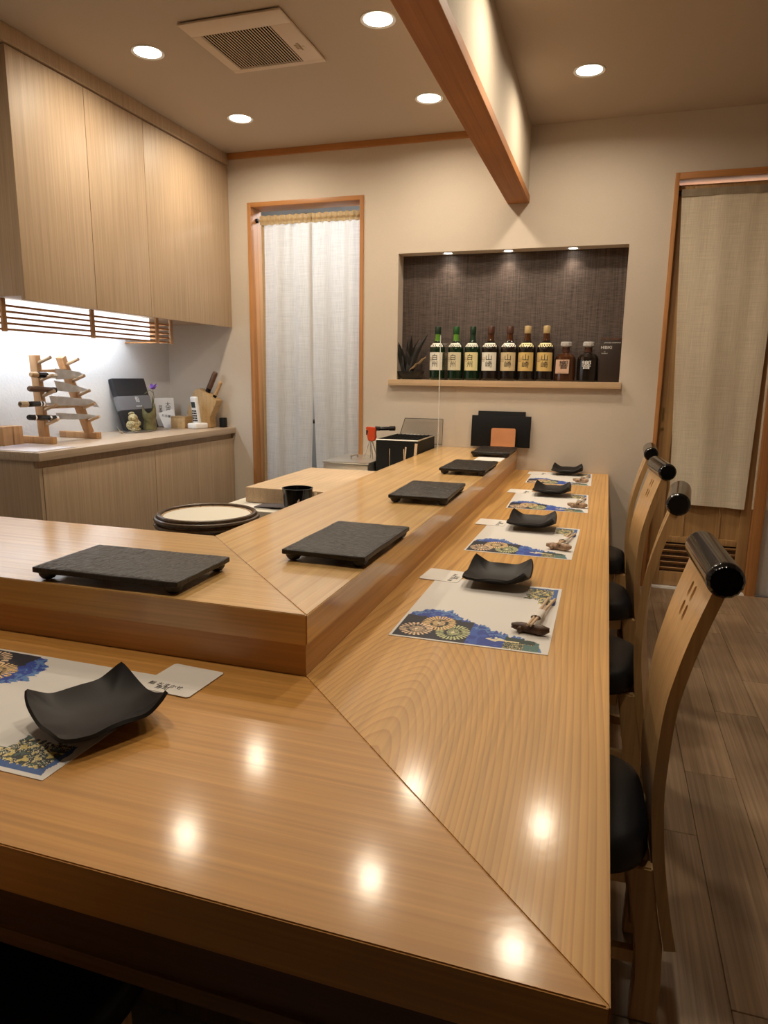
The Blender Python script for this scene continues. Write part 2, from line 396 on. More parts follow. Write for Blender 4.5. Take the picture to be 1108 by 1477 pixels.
# ------------------------------------------------------------------ room shell
T = .1
g = struct('floor', MB().box(XW-T, XR+T, YB-T, D+1.4, -.06, -.012), 'subfloor', 'grey brown plank floor')
pl = MB().box(.0004, .1341, .001, .8, -.012, 0, .0012, seg=1)
pm = None
for i in range(12):
    x0 = -.116 + .1345*i
    off = {0: .1, 1: .4}[i % 2] + (.075 if i % 4 > 1 else 0)
    y = -.9 + off
    k = 0
    while y < D-.02:
        if pm is None:
            o = obj('plank', pl, 'plank_floor', g, smooth=0); pm = o.data
        else: o = obj('plank', None, 'plank_floor', g, mesh=pm)
        L_ = min(.8, D-.001-y); o.location = (x0, y, 0); o.scale = (1, L_/.8, 1)
        y += .8
        k += 1
obj('kitchen_floor', MB().box(XW, -.118, YB, D, -.012, -.002), 'kitchen_floor', g, smooth=0)
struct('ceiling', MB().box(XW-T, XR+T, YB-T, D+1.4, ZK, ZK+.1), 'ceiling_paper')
struct('wall_left', MB().box(XW-T, XW, YB-T, D+1.4, 0, ZK), 'kitchen_wall')
struct('wall_right', MB().box(XR, XR+T, YB-T, D+1.4, 0, ZK), 'wall_paper')
struct('wall_front', MB().box(XW, XR, YB-T, YB, 0, ZK), 'wall_paper')
struct('wall_far', MB().box(XW, XR, D+1.3, D+1.4, 0, ZK), 'kitchen_wall')
# back wall with two doorways and the niche
wb = MB(); DE = D+.12
LX0, LX1, LZ = -2.076, -1.356, 2.077; RX0, RX1, RZ = .243, 1.25, 2.077
NX0, NX1, NZ0, NZ1 = -1.151, .055, 1.045, 1.762
def wbox(x0, x1, z0, z1, y1=DE): wb.box(x0, x1, D, y1, z0, z1)
wbox(XW, LX0, 0, ZK); wbox(LX0, LX1, LZ, ZK); wbox(LX1, NX0, 0, ZK)
wbox(NX0, NX1, 0, NZ0); wbox(NX0, NX1, NZ1, ZK); wbox(NX1, RX0, 0, ZK); wbox(RX0, RX1, RZ, ZK); wbox(RX1, XR, 0, ZK)
struct('wall_back', wb, 'wall_paper')
struct('trim_3', MB().box(NX0-.01, NX1+.01, D+.10, DE+.02, NZ0, NZ1+.01), 'niche_weave', 'dark brown woven back panel of the lit wall niche')
# soffit over the bar with its timber underside
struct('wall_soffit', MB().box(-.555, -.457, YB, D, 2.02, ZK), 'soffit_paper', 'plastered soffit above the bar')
struct('trim_1', MB().box(-.562, -.450, YB, D, 1.983, 2.02, .002), 'beam_wood', 'dark orange timber beam along the underside of the soffit')
struct('trim_2', MB().box(-2.19, -.555, D-.018, D, 2.318, ZK, .002), 'frame_x', 'orange wooden cornice along the top of the back wall')
struct('baseboard_back', MB().box(.06, RX0, D-.008, D, 0, .05), 'cabinet_wood')
# room behind the left doorway and behind the right door
struct('wall_side', MB().box(-1.2, -1.14, DE+.025, D+1.3, 0, ZK), 'kitchen_wall')
struct('wall_passage', MB().box(.10, .16, DE+.025, D+1.3, 0, ZK), 'kitchen_wall')

# ------------------------------------------------------------------ ceiling lights
def lens(n, loc, label, grp, r=.052, small=False):
    t = thing(n, loc, label, 'light', grp)
    obj('ring', MB().lathe([(r, -.001), (r+.012, -.004), (r+.013, 0), (r, 0)], 32, cap=False), 'lamp_ring', t)
    obj('glow_face', MB().lathe([(0, -.0015), (r, -.0015), (r, 0), (0, 0)], 32), 'lamp_glow', t)
    return t
lights = [(-1.834, 2.61, 'round ceiling downlight left of the vent grille, above the wall cupboards'), (-.874, 2.62, 'round ceiling downlight right of the vent grille near the top of the frame'),
          (-1.84, 3.357, 'round ceiling downlight nearest the corner of cupboards and back wall'), (-.872, 3.364, 'round ceiling downlight just left of the timber beam'),
          (-.163, 3.26, 'round ceiling downlight right of the beam, over the stools'), (-.20, 2.42, 'round ceiling downlight over the bar outside the frame, mirrored in the counter corner')]
l0 = None
for (x, y, lb) in lights:
    if l0 is None: l0 = lens('ceiling_downlight', (x, y, ZK), lb, 'ceiling downlights')
    else: dup(l0, (x, y, ZK), 0, lb)
    area('lamp', (x, y, ZK-.006), .1, LAMP_W, WARM, spread=165)
for (x, y) in ((-1.84, 1.5), (-.95, .95), (-.1, 1.0)):       # the same lamps further along, out of frame
    dup(l0, (x, y, ZK), 0, 'round ceiling downlight behind the viewpoint, outside the frame', 'ceiling downlights behind the viewpoint')
    area('lamp', (x, y, ZK-.006), .1, LAMP_W*.7, WARM, spread=165)

# ------------------------------------------------------------------ ventilation grille
v = thing('ceiling_vent', (-1.378, 2.648, ZK), 'square beige ceiling ventilation cover with a dark slotted grille', 'vent')
x0, x1, y0, y1 = -.205, .205, -.212, .212; gx0, gx1, gy0, gy1 = -.165, .12, -.115, .182
fr = MB()
fr.box(x0, x1, y0, gy0, -.012, -.004, .003); fr.box(x0, x1, gy1, y1, -.012, -.004, .003); fr.box(x0, gx0, gy0, gy1, -.012, -.004, .002); fr.box(gx1, x1, gy0, gy1, -.012, -.004, .002)
obj('cover', fr, 'vent_plastic', v)
obj('duct', MB().box(gx0-.01, gx1+.01, gy0-.01, gy1+.01, -.003, 0), 'dark_void', v)
n = 24; sl = None
for k in range(n):
    x = gx0 + (k+.5)*(gx1-gx0)/n
    if sl is None: sl = obj('slat', MB().box(-.0020, .0020, gy0, gy1, -.0125, -.0113), 'vent_plastic', v, smooth=0, loc=(x, 0, 0))
    else: obj('slat', None, '', v, mesh=sl.data, loc=(x, 0, 0))
text_mesh('換気扇\n24時間換気\n入', .013, Matrix.Translation((.16, .06, -.0125)) @ Matrix.Rotation(-PI/2, 4, 'Z') @ Matrix.Rotation(PI, 4, 'X'), 'kraft', 'lettering', v)

# ------------------------------------------------------------------ bar counter
ct = thing('bar_counter', (CX-.3, CY+.3, 0), 'long glossy L-shaped cypress bar counter where the place settings lie', 'counter')
G = .0002
obj('board', MB().prism([(CL, CY), (CX-G, CY), (UX-G, UY), (UX-.03-G, UY+.03), (CL, UY+.03)], ZC-.059, ZC, .0015), 'counter_short', ct, True)['label'] = 'near board of the counter with grain running sideways'
obj('board', MB().prism([(CX, CY+G), (CX, D-.001), (UX-.03, D-.001), (UX-.03, UY+.03+G), (UX, UY+G)], ZC-.059, ZC, .0015), 'counter_long', ct, True)['label'] = 'long board of the counter with arched grain'
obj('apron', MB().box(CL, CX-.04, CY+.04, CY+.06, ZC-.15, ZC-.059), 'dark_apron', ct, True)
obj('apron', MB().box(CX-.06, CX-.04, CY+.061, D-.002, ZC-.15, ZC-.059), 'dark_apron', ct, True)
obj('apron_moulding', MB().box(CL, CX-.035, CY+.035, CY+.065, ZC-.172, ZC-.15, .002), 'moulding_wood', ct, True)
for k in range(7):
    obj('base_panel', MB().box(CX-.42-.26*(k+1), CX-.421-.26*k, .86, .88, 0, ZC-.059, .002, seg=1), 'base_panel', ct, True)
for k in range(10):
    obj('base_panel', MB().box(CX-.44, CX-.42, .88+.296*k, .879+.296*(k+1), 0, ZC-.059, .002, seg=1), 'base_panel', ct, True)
obj('footrest', MB().box(CX-.42, CX-.34, .88, D-.02, .09, .13, .004), 'chair_wood', ct, True)
for k in range(5): obj('footrest_bracket', MB().box(CX-.40, CX-.35, 1.0+.66*k, 1.03+.66*k, 0, .09), 'chair_wood', ct, True)
ul = thing('raised_ledge', (UX-.2, UY+.2, ZC), 'raised cypress ledge of the bar holding the slate plates', 'counter')
obj('board', MB().prism([(CL, UY), (UX-G, UY), (KX-G, KY), (CL, KY)], ZU-.054, ZU, .0015), 'ledge_short', ul, True)
obj('board', MB().prism([(UX, UY+G), (UX, D-.001), (KX, D-.001), (KX, KY+G)], ZU-.054, ZU, .0015), 'ledge_long', ul, True)
obj('riser', MB().prism([(CL, UY+.004), (UX-.004, UY+.004), (UX-.02, UY+.02), (CL, UY+.02)], ZC+.0005, ZU-.054), 'edge_x', ul, True)
obj('riser', MB().prism([(UX-.004, UY+.0045), (UX-.004, D-.001), (UX-.02, D-.001), (UX-.02, UY+.0205)], ZC+.0005, ZU-.054), 'edge_y', ul, True)
obj('inner_panel', MB().box(CL, KX, KY-.03, KY-.012, .3, ZU-.055), 'base_panel', ul, True)
obj('inner_panel', MB().box(KX+.008, KX+.026, KY-.03, D-.002, .0, ZU-.055), 'base_panel', ul, True)

# ------------------------------------------------------------------ slate plates on the ledge
def make_slate():
    t = thing('slate_plate', (0, 0, 0), '', 'plate', 'slate plates on the ledge')
    hx, hy = .095, .158
    random.seed(3)
    pts = []
    for (ax, ay, bx, by) in ((-hx, -hy, hx, -hy), (hx, -hy, hx, hy), (hx, hy, -hx, hy), (-hx, hy, -hx, -hy)):
        for k in range(8):
            f = k/8; j = 0 if k == 0 else random.uniform(-.0012, .0012)
            pts.append((ax+(bx-ax)*f+j*(abs(by-ay) > .01), ay+(by-ay)*f+j*(abs(bx-ax) > .01)))
    obj('slab', MB().prism(pts, .015, .0258, .0015, seg=1), 'slate', t)
    rg = np.random.default_rng(9); A_ = rg.random((16, 190)); B_ = rg.random((40, 80))
    def top(a, b_):
        def smp(T_, u, v):
            u *= T_.shape[0]-1.001; v *= T_.shape[1]-1.001; i_, j_ = int(u), int(v); u -= i_; v -= j_
            return (T_[i_, j_]*(1-u)+T_[i_+1, j_]*u)*(1-v)+(T_[i_, j_+1]*(1-u)+T_[i_+1, j_+1]*u)*v
        e_ = min(a, 1-a, (b_)*1.6, (1-b_)*1.6)*40
        sl_ = min(max(b_+.10*a, 0), 1.0)/1.1
        h_ = .0022*smp(A_, a, sl_)+.0008*smp(B_, a, b_)
        return ((a-.5)*.187, (b_-.5)*.313, .0252+h_*min(1, e_))
    obj('riven_face', MB().sheet(top, 40, 190), 'slate', t, smooth=80)
    for sx in (-1, 1):
        for sy in (-1, 1):
            obj('foot', MB().lathe([(.006, 0), (.012, .0025), (.0165, .009), (.0175, .0155), (0, .0155)], 20, Matrix.Translation((sx*.076, sy*.138, 0))), 'slate_edge', t)
    return t
s0 = make_slate(); s0.location = (-.864, 1.103, ZU+.0005); s0.rotation_euler = (0, 0, PI/2+.02)
s0['label'] = 'largest slate plate, at the left on the near arm of the raised ledge'
for x, y, rz, lb in ((-.540, 1.451, -.02, 'slate plate just past the mitred corner of the raised ledge'), (-.540, 2.197, .02, 'slate plate second from the mitre on the long arm of the ledge'),
                     (-.534, 2.886, -.01, 'slate plate beside the clear screen, third from the mitre'), (-.530, 3.555, .0, 'slate plate in front of the black menu boards at the wall')):
    dup(s0, (x, y, ZU+.0005), rz, lb)

# ------------------------------------------------------------------ place mats with the fireworks print
def make_mat_mesh():
    W_, H_ = .308, .425; NXq, NYq = 260, 330
    xs = np.linspace(0, W_, NXq+1); ys = np.linspace(0, H_, NYq+1)
    X, Y = np.meshgrid(xs, ys, indexing='ij')
    rng = np.random.default_rng(7)
    def smooth_noise(shape, step):
        a = rng.random((shape[0]//step+3, shape[1]//step+3)); iu = np.arange(shape[0])/step; iv = np.arange(shape[1])/step
        i0 = iu.astype(int)[:, None]; j0 = iv.astype(int)[None, :]; fu = (iu-i0[:, 0])[:, None]; fv = (iv-j0[0])[None, :]
        return (a[i0, j0]*(1-fu)+a[i0+1, j0]*fu)*(1-fv)+(a[i0, j0+1]*(1-fu)+a[i0+1, j0+1]*fu)*fv
    n1 = smooth_noise(X.shape, 4); n2 = smooth_noise(X.shape, 11); n3 = rng.random(X.shape)
    vs = np.repeat(smooth_noise((X.shape[0], 1), 3), X.shape[1], axis=1)
    col = np.ones(X.shape+(3,))*np.array([.76, .74, .71])
    def put(mask, c): col[mask] = (np.array(c)*(.85+.3*n3[..., None]))[mask]
    # blue night band falling to the right
    bx = np.array([0, .006, .024, .056, .093, .137, .161, .196, .228, .262, .300, .308]); by = np.array([.115, .135, .163, .180, .174, .134, .116, .088, .078, .06, .012, 0])
    top = np.interp(X, bx, by) + (vs-.5)*.022 + (n1-.5)*.012
    band = (Y < top) & (Y > .006) & (X > .005) & (X < .296+.0*X)
    put(band, (.020, .055, .34)); put(band & (n2 > .6), (.035, .10, .44)); put(band & (Y > top-.03) & (n1 > .5), (.10, .22, .50))
    put(band & (X < .15) & (Y < .12+.02*n1-.2*np.maximum(X-.10, 0)), (.012, .014, .03))
    def burst(cx_, cy_, rx, ry, c, nr, nrad):
        dx = (X-cx_)/rx; dy = (Y-cy_)/ry; rr = np.hypot(dx, dy); an = np.arctan2(dy, dx)
        ray = (np.cos(an*nr) > .15) & (rr < 1) & (rr > .12)
        seg = (np.sin(rr*nrad*.62) > -.55)
        put((rr < .9) & (n1 > .45), tuple(.35*q for q in c)); put(ray & seg, c); put(rr < .10, (.85, .75, .55))
    burst(.118, .056, .036, .044, (.62, .66, .34), 26, 17)
    burst(.080, .098, .040, .048, (.90, .62, .30), 28, 19)
    burst(.043, .052, .034, .036, (.88, .64, .42), 22, 15)
    # far bank with lit windows
    bank = (X > .222) & (X < .296-.01*n2) & (Y < .07-.25*(X-.222)+.012*(n1-.5)) & (Y > .006)
    put(bank, (.02, .045, .04)); put(bank & (n3 > .78) & (Y < .04), (.8, .66, .32)); put(bank & (X > .26) & (n2 > .5), (.08, .18, .17))
    put((np.abs(X-.205) < .022*(1-np.abs(Y-.046)/.012)) & (np.abs(Y-.046) < .012) & (n1 > .4), (.75, .74, .55))
    put((np.abs(Y-.043) < .0022) & (X > .19) & (X < .25), (.85, .72, .40))
    # crowd on boats, top right
    lo = .300-.02*(X-.232)/.07+.02*(n1-.5); boats = (X > .226+.012*n1) & (X < .300) & (Y > np.where(X > .262, .286, .318)+.01*n1) & (Y < .418-.008*n2)
    put(boats, (.03, .035, .035)); put(boats & (n1 > .62), (.62, .50, .16)); put(boats & (n1 < .28), (.07, .12, .10)); put(boats & (n3 > .8) & (n2 > .4), (.75, .70, .5))
    put(boats & ((X > .286+.006*n1) | (Y > .405)), (.05, .12, .34))
    nv = X.size
    co = np.zeros((nv, 3)); co[:, 0] = X.ravel()-W_/2; co[:, 1] = Y.ravel()-H_/2; co[:, 2] = .0008
    idx = np.arange(nv).reshape(X.shape)
    f = np.stack([idx[:-1, :-1], idx[1:, :-1], idx[1:, 1:], idx[:-1, 1:]], -1).reshape(-1, 4)
    # thin rim down to the counter
    me = bpy.data.meshes.new('place_mat')
    me.vertices.add(nv); me.vertices.foreach_set('co', co.ravel())
    me.loops.add(f.size); me.loops.foreach_set('vertex_index', f.ravel().astype(np.int32))
    me.polygons.add(len(f)); me.polygons.foreach_set('loop_start', np.arange(0, f.size, 4, dtype=np.int32))
    me.update(calc_edges=True)
    ca = me.color_attributes.new('print', 'FLOAT_COLOR', 'POINT')
    ca.data.foreach_set('color', np.concatenate([col.reshape(-1, 3), np.ones((nv, 1))], 1).astype(np.float32).ravel())
    mt, nt, b = newmat('mat_print'); at_ = N(nt, 'ShaderNodeVertexColor'); at_.layer_name = 'print'
    nt.links.new(at_.outputs[0], b.inputs['Base Color']); b.inputs['Roughness'].default_value = .6
    me.materials.append(mt); return me
mat_mesh = make_mat_mesh()
def put_mat(x, y, rz, lb):
    t = thing('place_mat', (x, y, ZC+.0002), lb, 'placemat', 'fireworks place mats', rz)
    obj('paper_sheet', MB().box(-.154, .154, -.2125, .2125, 0, .0007) if not put_mat.m else None, 'paper', t, mesh=put_mat.m, smooth=0)
    put_mat.m = t.children[0].data
    obj('printed_face', None, '', t, mesh=mat_mesh)
put_mat.m = None
MATP = [(-.224, 1.4445, .0), (-.212, 2.163, -.02), (-.196, 2.888, .02), (-.197, 3.59, .01)]
for (x, y, r_), lb in zip(MATP, ('fireworks place mat nearest on the long side of the bar', 'fireworks place mat second along the long side of the bar',
                                 'fireworks place mat third along the long side of the bar', 'fireworks place mat closest to the back wall')):
    put_mat(x, y, r_, lb)
put_mat(-.637-.2125, .772, -PI/2-.01, 'fireworks place mat at the left edge on the near side of the bar')

# ------------------------------------------------------------------ wavy black dishes
def make_dish():
    t = tag(obj('square_dish', MB().sheet(dish_fn, 36, 36, .0055), 'black_dish'), '', 'dish', 'wavy black dishes')
    return t
def dish_fn(a, b_):
    u = a*2-1; v = b_*2-1
    e = max(abs(u), abs(v)); n_ = 5.5; l_ = (abs(u)**n_+abs(v)**n_)**(1/n_); f = (e/l_ if l_ > 1e-6 else 1)
    f = 1-(1-f)*.75
    x = u*f*.080; y = v*f*.080
    lo = max(0, -u)*max(0, -v)
    z = .0055 + .016*e**2.4 + .027*(abs(u*v))**1.6*(1-.85*min(1, lo*1.3))
    z += e**6*(.006*math.exp(-(u/.28)**2)*(abs(v) > abs(u)) - .003*math.exp(-((abs(u)-.5)/.2)**2)*(abs(v) > abs(u)))
    return (x, y, z)
dish0 = make_dish()
d1 = at(725, 843, 'z', ZC+.012); dish_pos = [(-.672, .758, 1.10, 'wavy square black dish in the left foreground'), (-.225, 1.655, -.02, 'wavy square black dish on the nearest mat of the long side')]
for (px, py), lb in zip(((767, 757), (796, 710), (818, 681)), ('wavy square black dish on the second mat of the long side', 'wavy square black dish on the third mat of the long side', 'wavy square black dish by the back wall')):
    p = at(px, py, 'z', ZC+.012); dish_pos.append((p.x, p.y, .0, lb))
for k, (x, y, rz, lb) in enumerate(dish_pos):
    o = dish0 if k == 0 else dish0.copy()
    if k: C.objects.link(o)
    o.location = (x, y, ZC+.0012); o.rotation_euler = (0, 0, rz); o['label'] = lb

# ------------------------------------------------------------------ cards
def card(x, y, rz, lb, z=ZC+.0012, s=.101):
    t = thing('paper_card', (x, y, z), lb, 'card', 'white cards by the place mats', rz)
    obj('sheet', MB().prism([(-s/2+.004, -s/2), (s/2-.004, -s/2), (s/2, -s/2+.004), (s/2, s/2-.004), (s/2-.004, s/2), (-s/2+.004, s/2), (-s/2, s/2-.004), (-s/2, -s/2+.004)], 0, .0009), 'paper', t, smooth=0)
    M = Matrix.Translation((.033, -.01, .001)) @ Matrix.Rotation(PI/2, 4, 'Z')
    text_mesh('鮨 おまかせ\n寿司', .0125, M, 'ink', 'lettering', t, line=.8)
    return t
card(-.3665, 1.673, -.08, 'white square card tucked over the far corner of the nearest mat')
card(-.354, 2.375, -.05, 'white square card at the corner of the second mat')
p = at(750, 709, 'z', ZC); card(p.x, p.y, -.03, 'white square card at the corner of the third mat')
p = at(776, 683, 'z', ZC); card(p.x, p.y, 0, 'white square card at the corner of the mat by the wall')
card(-.6415, .921, -PI/2-.06, 'white square card at the foot of the riser beside the left mat')
o = tag(obj('paper_napkin', MB().box(-.065, .065, -.09, .09, 0, .001), 'paper', smooth=0), 'white paper sheet between the last two slate plates', 'paper'); o.location = (-.520, 3.33, ZU+.0005)

# ------------------------------------------------------------------ chopsticks and rests
def rest_mesh(mat):
    m_ = MB(); pts = []; tp = []
    for k in range(9):
        f = k/8; pts.append((-.037+.074*f, .005*math.sin(f*5), .008+.005*abs(f-.5)*2)); tp.append([.55, .8, 1.0, 1.1, .95, 1.05, 1.15, .95, .5][k])
    m_.tube(pts, .0095, 10, tp); m_.ball((.012, .006, .009), .008, 8); m_.ball((-.02, -.004, .008), .007, 8)
    for v_ in m_.bm.verts:
        v_.co += Vector((random.uniform(-1, 1), random.uniform(-1, 1), random.uniform(-.6, .6)))*.0009; v_.co.z = max(0, v_.co.z)
    return m_
RESTS = [(765, 909, 'bark_dark', .0, 'dark brown twig-shaped chopstick rest on the nearest mat'), (806, 790, 'bark_pale', -.1, 'pale knotted chopstick rest on the second mat'),
         (833, 730, 'bark_pale', .1, 'pale chopstick rest on the third mat'), (838, 694, 'bark_pale', -.1, 'pale chopstick rest on the mat by the wall')]
def sticks(x, y, rz, lb):
    t = thing('chopsticks', (x, y, ZC+.001), lb, 'chopsticks', 'chopstick pairs on the mats', rz)
    for s_ in (-1, 1):
        obj('chopstick', MB().tube([(s_*.003, -.015, .0225), (s_*.004, .09, .014), (s_*.0075, .225, .0050)], .0032, 8, [.8, 1.1, 1.0]), 'chopstick_wood', t)
    obj('paper_band', MB().sheet(lambda a, b_: (math.cos(a*2*PI)*.0105, .05+b_*.055, .0150-.0040*b_+.0020+math.sin(a*2*PI)*.0055), 16, 2), 'paper', t)
for (px, py, mt_, rz, lb) in RESTS:
    p = at(px, py, 'z', ZC+.008)
    tag(obj('chopstick_rest', rest_mesh(mt_), mt_), lb, 'rest', 'chopstick rests'); o = C.objects[-1]
    o.location = (p.x, p.y, ZC+.001); o.rotation_euler = (0, 0, rz)
    sticks(p.x, p.y, -.11+rz*.3, lb.split(' chopstick rest ')[0].split()[0] + ' wood chopsticks in a paper band resting '+lb.split(' rest ')[1] if False else 'pale wooden chopsticks in a paper band '+lb.split(' rest ')[1])
p = at(-18, 1082, 'z', ZC+.008)
sticks(p.x-.03, p.y+.0, -PI/2-.25+PI+.4, 'pale wooden chopsticks half out of frame on the left mat')

# ------------------------------------------------------------------ chairs
def make_chair():
    t = thing('dining_chair', (0, 0, 0), '', 'chair', 'wooden chairs along the bar')
    # back slab: centre line in x-z (seat centre at x = 0)
    cl = [(.258, .79), (.235, .715), (.220, .655), (.209, .60), (.204, .55), (.201, .48), (.201, .42), (.207, .35), (.214, .295), (.227, .22), (.241, .155)]
    # smooth it
    P = []
    for i in range(len(cl)-1):
        p0 = cl[max(i-1, 0)]; p1 = cl[i]; p2 = cl[i+1]; p3 = cl[min(i+2, len(cl)-1)]
        for k in range(3):
            s_ = k/3; P.append(tuple(.5*((2*p1[j])+(-p0[j]+p2[j])*s_+(2*p0[j]-5*p1[j]+4*p2[j]-p3[j])*s_*s_+(-p0[j]+3*p1[j]-3*p2[j]+p3[j])*s_**3) for j in (0, 1)))
    P.append(cl[-1]); hw = .115; th = .0095
    bmn = bmesh.new(); rings = []
    for i, (x, z) in enumerate(P):
        a_ = Vector(P[max(i-1, 0)]); c_ = Vector(P[min(i+1, len(P)-1)]); d_ = (c_-a_).normalized(); nn = Vector((-d_.y, d_.x))
        f = i/(len(P)-1); h_ = hw*(1-.06*math.sin(f*PI)) 
        rings.append([bmn.verts.new((x+nn.x*th*sx, sy*h_, z+nn.y*th*sx)) for sx, sy in ((-1, -1), (1, -1), (1, 1), (-1, 1))])
    for A, B in zip(rings, rings[1:]):
        for k in range(4): bmn.faces.new((A[k], A[(k+1) % 4], B[(k+1) % 4], B[k]))
    bmn.faces.new(rings[0][::-1]); bmn.faces.new(rings[-1]); bmesh.ops.recalc_face_normals(bmn, faces=bmn.faces)
    mb = MB(); mb.bm.free(); mb.bm = bmn
    back = obj('backrest', mb, 'chair_wood', t)
    cut = MB()
    for zc_, off in ((.752, 0), (.718, 0)):
        for yy in (-.0145, .0145):
            pts = [(yy+.0078*math.cos(a_), .0062*(1 if math.sin(a_) > 0 else -1)+.0078*math.sin(a_)) for a_ in [k*PI/6 for k in range(12)]]
            M = Matrix.Translation((.235, 0, zc_)) @ Matrix(((0, 0, 1, 0), (1, 0, 0, 0), (0, 1, 0, 0), (0, 0, 0, 1)))
            cut.prism(pts, -.06, .06, M=M)
    co_ = obj('cutter', cut, 'chair_wood')
    md = back.modifiers.new('b', 'BOOLEAN'); md.object = co_; md.operation = 'DIFFERENCE'; md.solver = 'EXACT'
    dg = bpy.context.evaluated_depsgraph_get(); dg.update()
    me = bpy.data.meshes.new_from_object(back.evaluated_get(dg)); back.modifiers.clear(); back.data = me; bpy.data.objects.remove(co_)
    me.set_sharp_from_angle(angle=math.radians(35))
    # rolled top rail, ribbed, black lacquer
    pr_ = [(0, -.122), (.0225, -.122), (.0265, -.117), (.0275, -.113), (.0275, -.106), (.0275, .106), (.0275, .113), (.0265, .117), (.0225, .122), (0, .122)]
    ml = MB().lathe(pr_, 64, Matrix.Translation((.263, 0, .806)) @ Matrix.Rotation(PI/2, 4, 'X'))
    for v_ in ml.bm.verts:
        d_ = Vector((v_.co.x-.263, 0, v_.co.z-.806))
        if d_.length > .02 and abs(v_.co.y) > .115:
            a_ = math.atan2(d_.z, d_.x); q = .0005*math.cos(a_*16); v_.co.x += math.cos(a_)*q; v_.co.z += math.sin(a_)*q
    obj('top_rail', ml, 'black_gloss', t, smooth=35)
    # seat cushion
    sb = bmesh.new(); prof = [(.90, .301), (.985, .307), (1, .318), (1, .340), (.975, .354), (.90, .362), (.7, .368), (.35, .371), (0, .372)]; rings = []
    nseg = 48
    for f, z in prof:
        if f == 0: rings.append([sb.verts.new((-.01, 0, z))]); continue
        R_ = []
        for k in range(nseg):
            a_ = 2*PI*k/nseg; c, s_ = math.cos(a_), math.sin(a_); e = 2/4.2
            ux = math.copysign(abs(c)**e, c); uy = math.copysign(abs(s_)**e, s_)
            wdt = .176 - .020*ux
            R_.append(sb.verts.new((.000+ux*.198*f, uy*wdt*f, z)))
        rings.append(R_)
    for A, B in zip(rings, rings[1:]):
        for k in range(nseg):
            if len(B) == 1: sb.faces.new((A[k], A[(k+1) % nseg], B[0]))
            else: sb.faces.new((A[k], A[(k+1) % nseg], B[(k+1) % nseg], B[k]))
    sb.faces.new(rings[0][::-1]); bmesh.ops.recalc_face_normals(sb, faces=sb.faces)
    mb = MB(); mb.bm.free(); mb.bm = sb; obj('seat', mb, 'black_leather', t, smooth=60)
    fr_ = MB(); fr_.box(-.138, .160, -.108, -.092, .262, .3005, .002); fr_.box(-.138, .160, .092, .108, .262, .3005, .002); fr_.box(-.138, -.12, -.092, .092, .262, .3005); fr_.box(.142, .160, -.092, .092, .262, .3005)
    obj('seat_frame', fr_, 'chair_wood', t)
    for s_ in (-1, 1):
        y = s_*.100
        def leg(pts, y=y):
            M = Matrix(((1, 0, 0, 0), (0, 0, -1, 0), (0, 1, 0, 0), (0, 0, 0, 1))); return MB().prism(pts, -.012, .012, .003, Matrix.Translation((0, y, 0)) @ M)
        obj('leg', leg([(.161, .3005), (.2035, .3005), (.2165, .22), (.230, .156), (.233, .08), (.231, 0), (.186, 0), (.188, .09), (.184, .15), (.169, .25)]), 'chair_wood', t)
        obj('leg', leg([(-.185, .3005), (-.139, .3005), (-.150, .16), (-.158, 0), (-.195, 0), (-.190, .16)]), 'chair_wood', t)
        obj('stretcher', MB().box(-.155, .186, y-.008, y+.008, .11, .135, .002), 'chair_wood', t)
    obj('stretcher', MB().box(.176, .19, -.088, .088, .17, .20, .002), 'chair_wood', t)
    return t
ch = make_chair()
CH = [((-.078, 1.205), 0.03, 'nearest wooden chair with four slots in its back and a black rolled top'), ((-.068, 1.90), -.11, 'second nearest wooden chair, black roll seen end-on before the curtain'),
      ((-.070, 2.46), .10, 'third wooden chair along the bar, turned so its slotted back shows'), ((-.075, 3.05), -.03, 'farthest wooden chair, closest to the back wall')]
for k, ((x, y), rz, lb) in enumerate(CH):
    if k == 0: ch.location = (x, y, 0); ch.rotation_euler = (0, 0, rz); ch['label'] = lb
    else: dup(ch, (x, y, 0), rz, lb)
dup(ch, (-.70, .50, 0), -PI/2, 'chair tucked under the near side of the bar, only its black seat showing')

# ------------------------------------------------------------------ niche shelf, spotlights, bottles
ZS = 1.080
tag(obj('niche_shelf', MB().box(-1.193, .066, D-.032, D-.0005, 1.046, ZS, .002).box(NX0+.0005, NX1-.0005, D-.0005, D+.0995, 1.046, ZS), 'pale_wood'), 'pale wooden shelf board at the foot of the lit niche', 'shelf')
sp0 = None
for (px, lb) in ((641, 'small niche spotlight above the green bottles'), (733, 'small niche spotlight in the middle, above the brown bottles'), (828, 'small niche spotlight at the right, above the decanters')):
    p = at(px, 361, 'z', NZ1)
    if sp0 is None: sp0 = lens('niche_spotlight', (p.x, D+.05, NZ1), lb, 'niche spotlights', .022)
    else: dup(sp0, (p.x, D+.05, NZ1), 0, lb)
    d = bpy.data.lights.new('spot', 'SPOT'); d.energy = 2.6; d.color = (1, .84, .66); d.spot_size = math.radians(110); d.spot_blend = 1; d.shadow_soft_size = .015
    o = bpy.data.objects.new('spot', d); o.location = (p.x, D+.05, NZ1-.006); o.rotation_euler = (math.radians(4), 0, 0); C.objects.link(o)
BODY = [(0, 0), (.036, 0), (.0405, .004), (.0415, .012), (.0415, .165), (.040, .178), (.034, .190), (.024, .201), (.0175, .212)]
NECK = [(.0175, .212), (.0155, .225), (.0142, .250)]
CAP = [(.0142, .250), (.0165, .251), (.0168, .253), (.0165, .287), (.015, .29), (0, .29)]
def arc(r, a0, a1, z0, z1, n=16, c=0): return MB().sheet(lambda a, b_: (math.sin(a0+(a1-a0)*a)*r, -math.cos(a0+(a1-a0)*a)*r, z0+(z1-z0)*b_), n, 1)
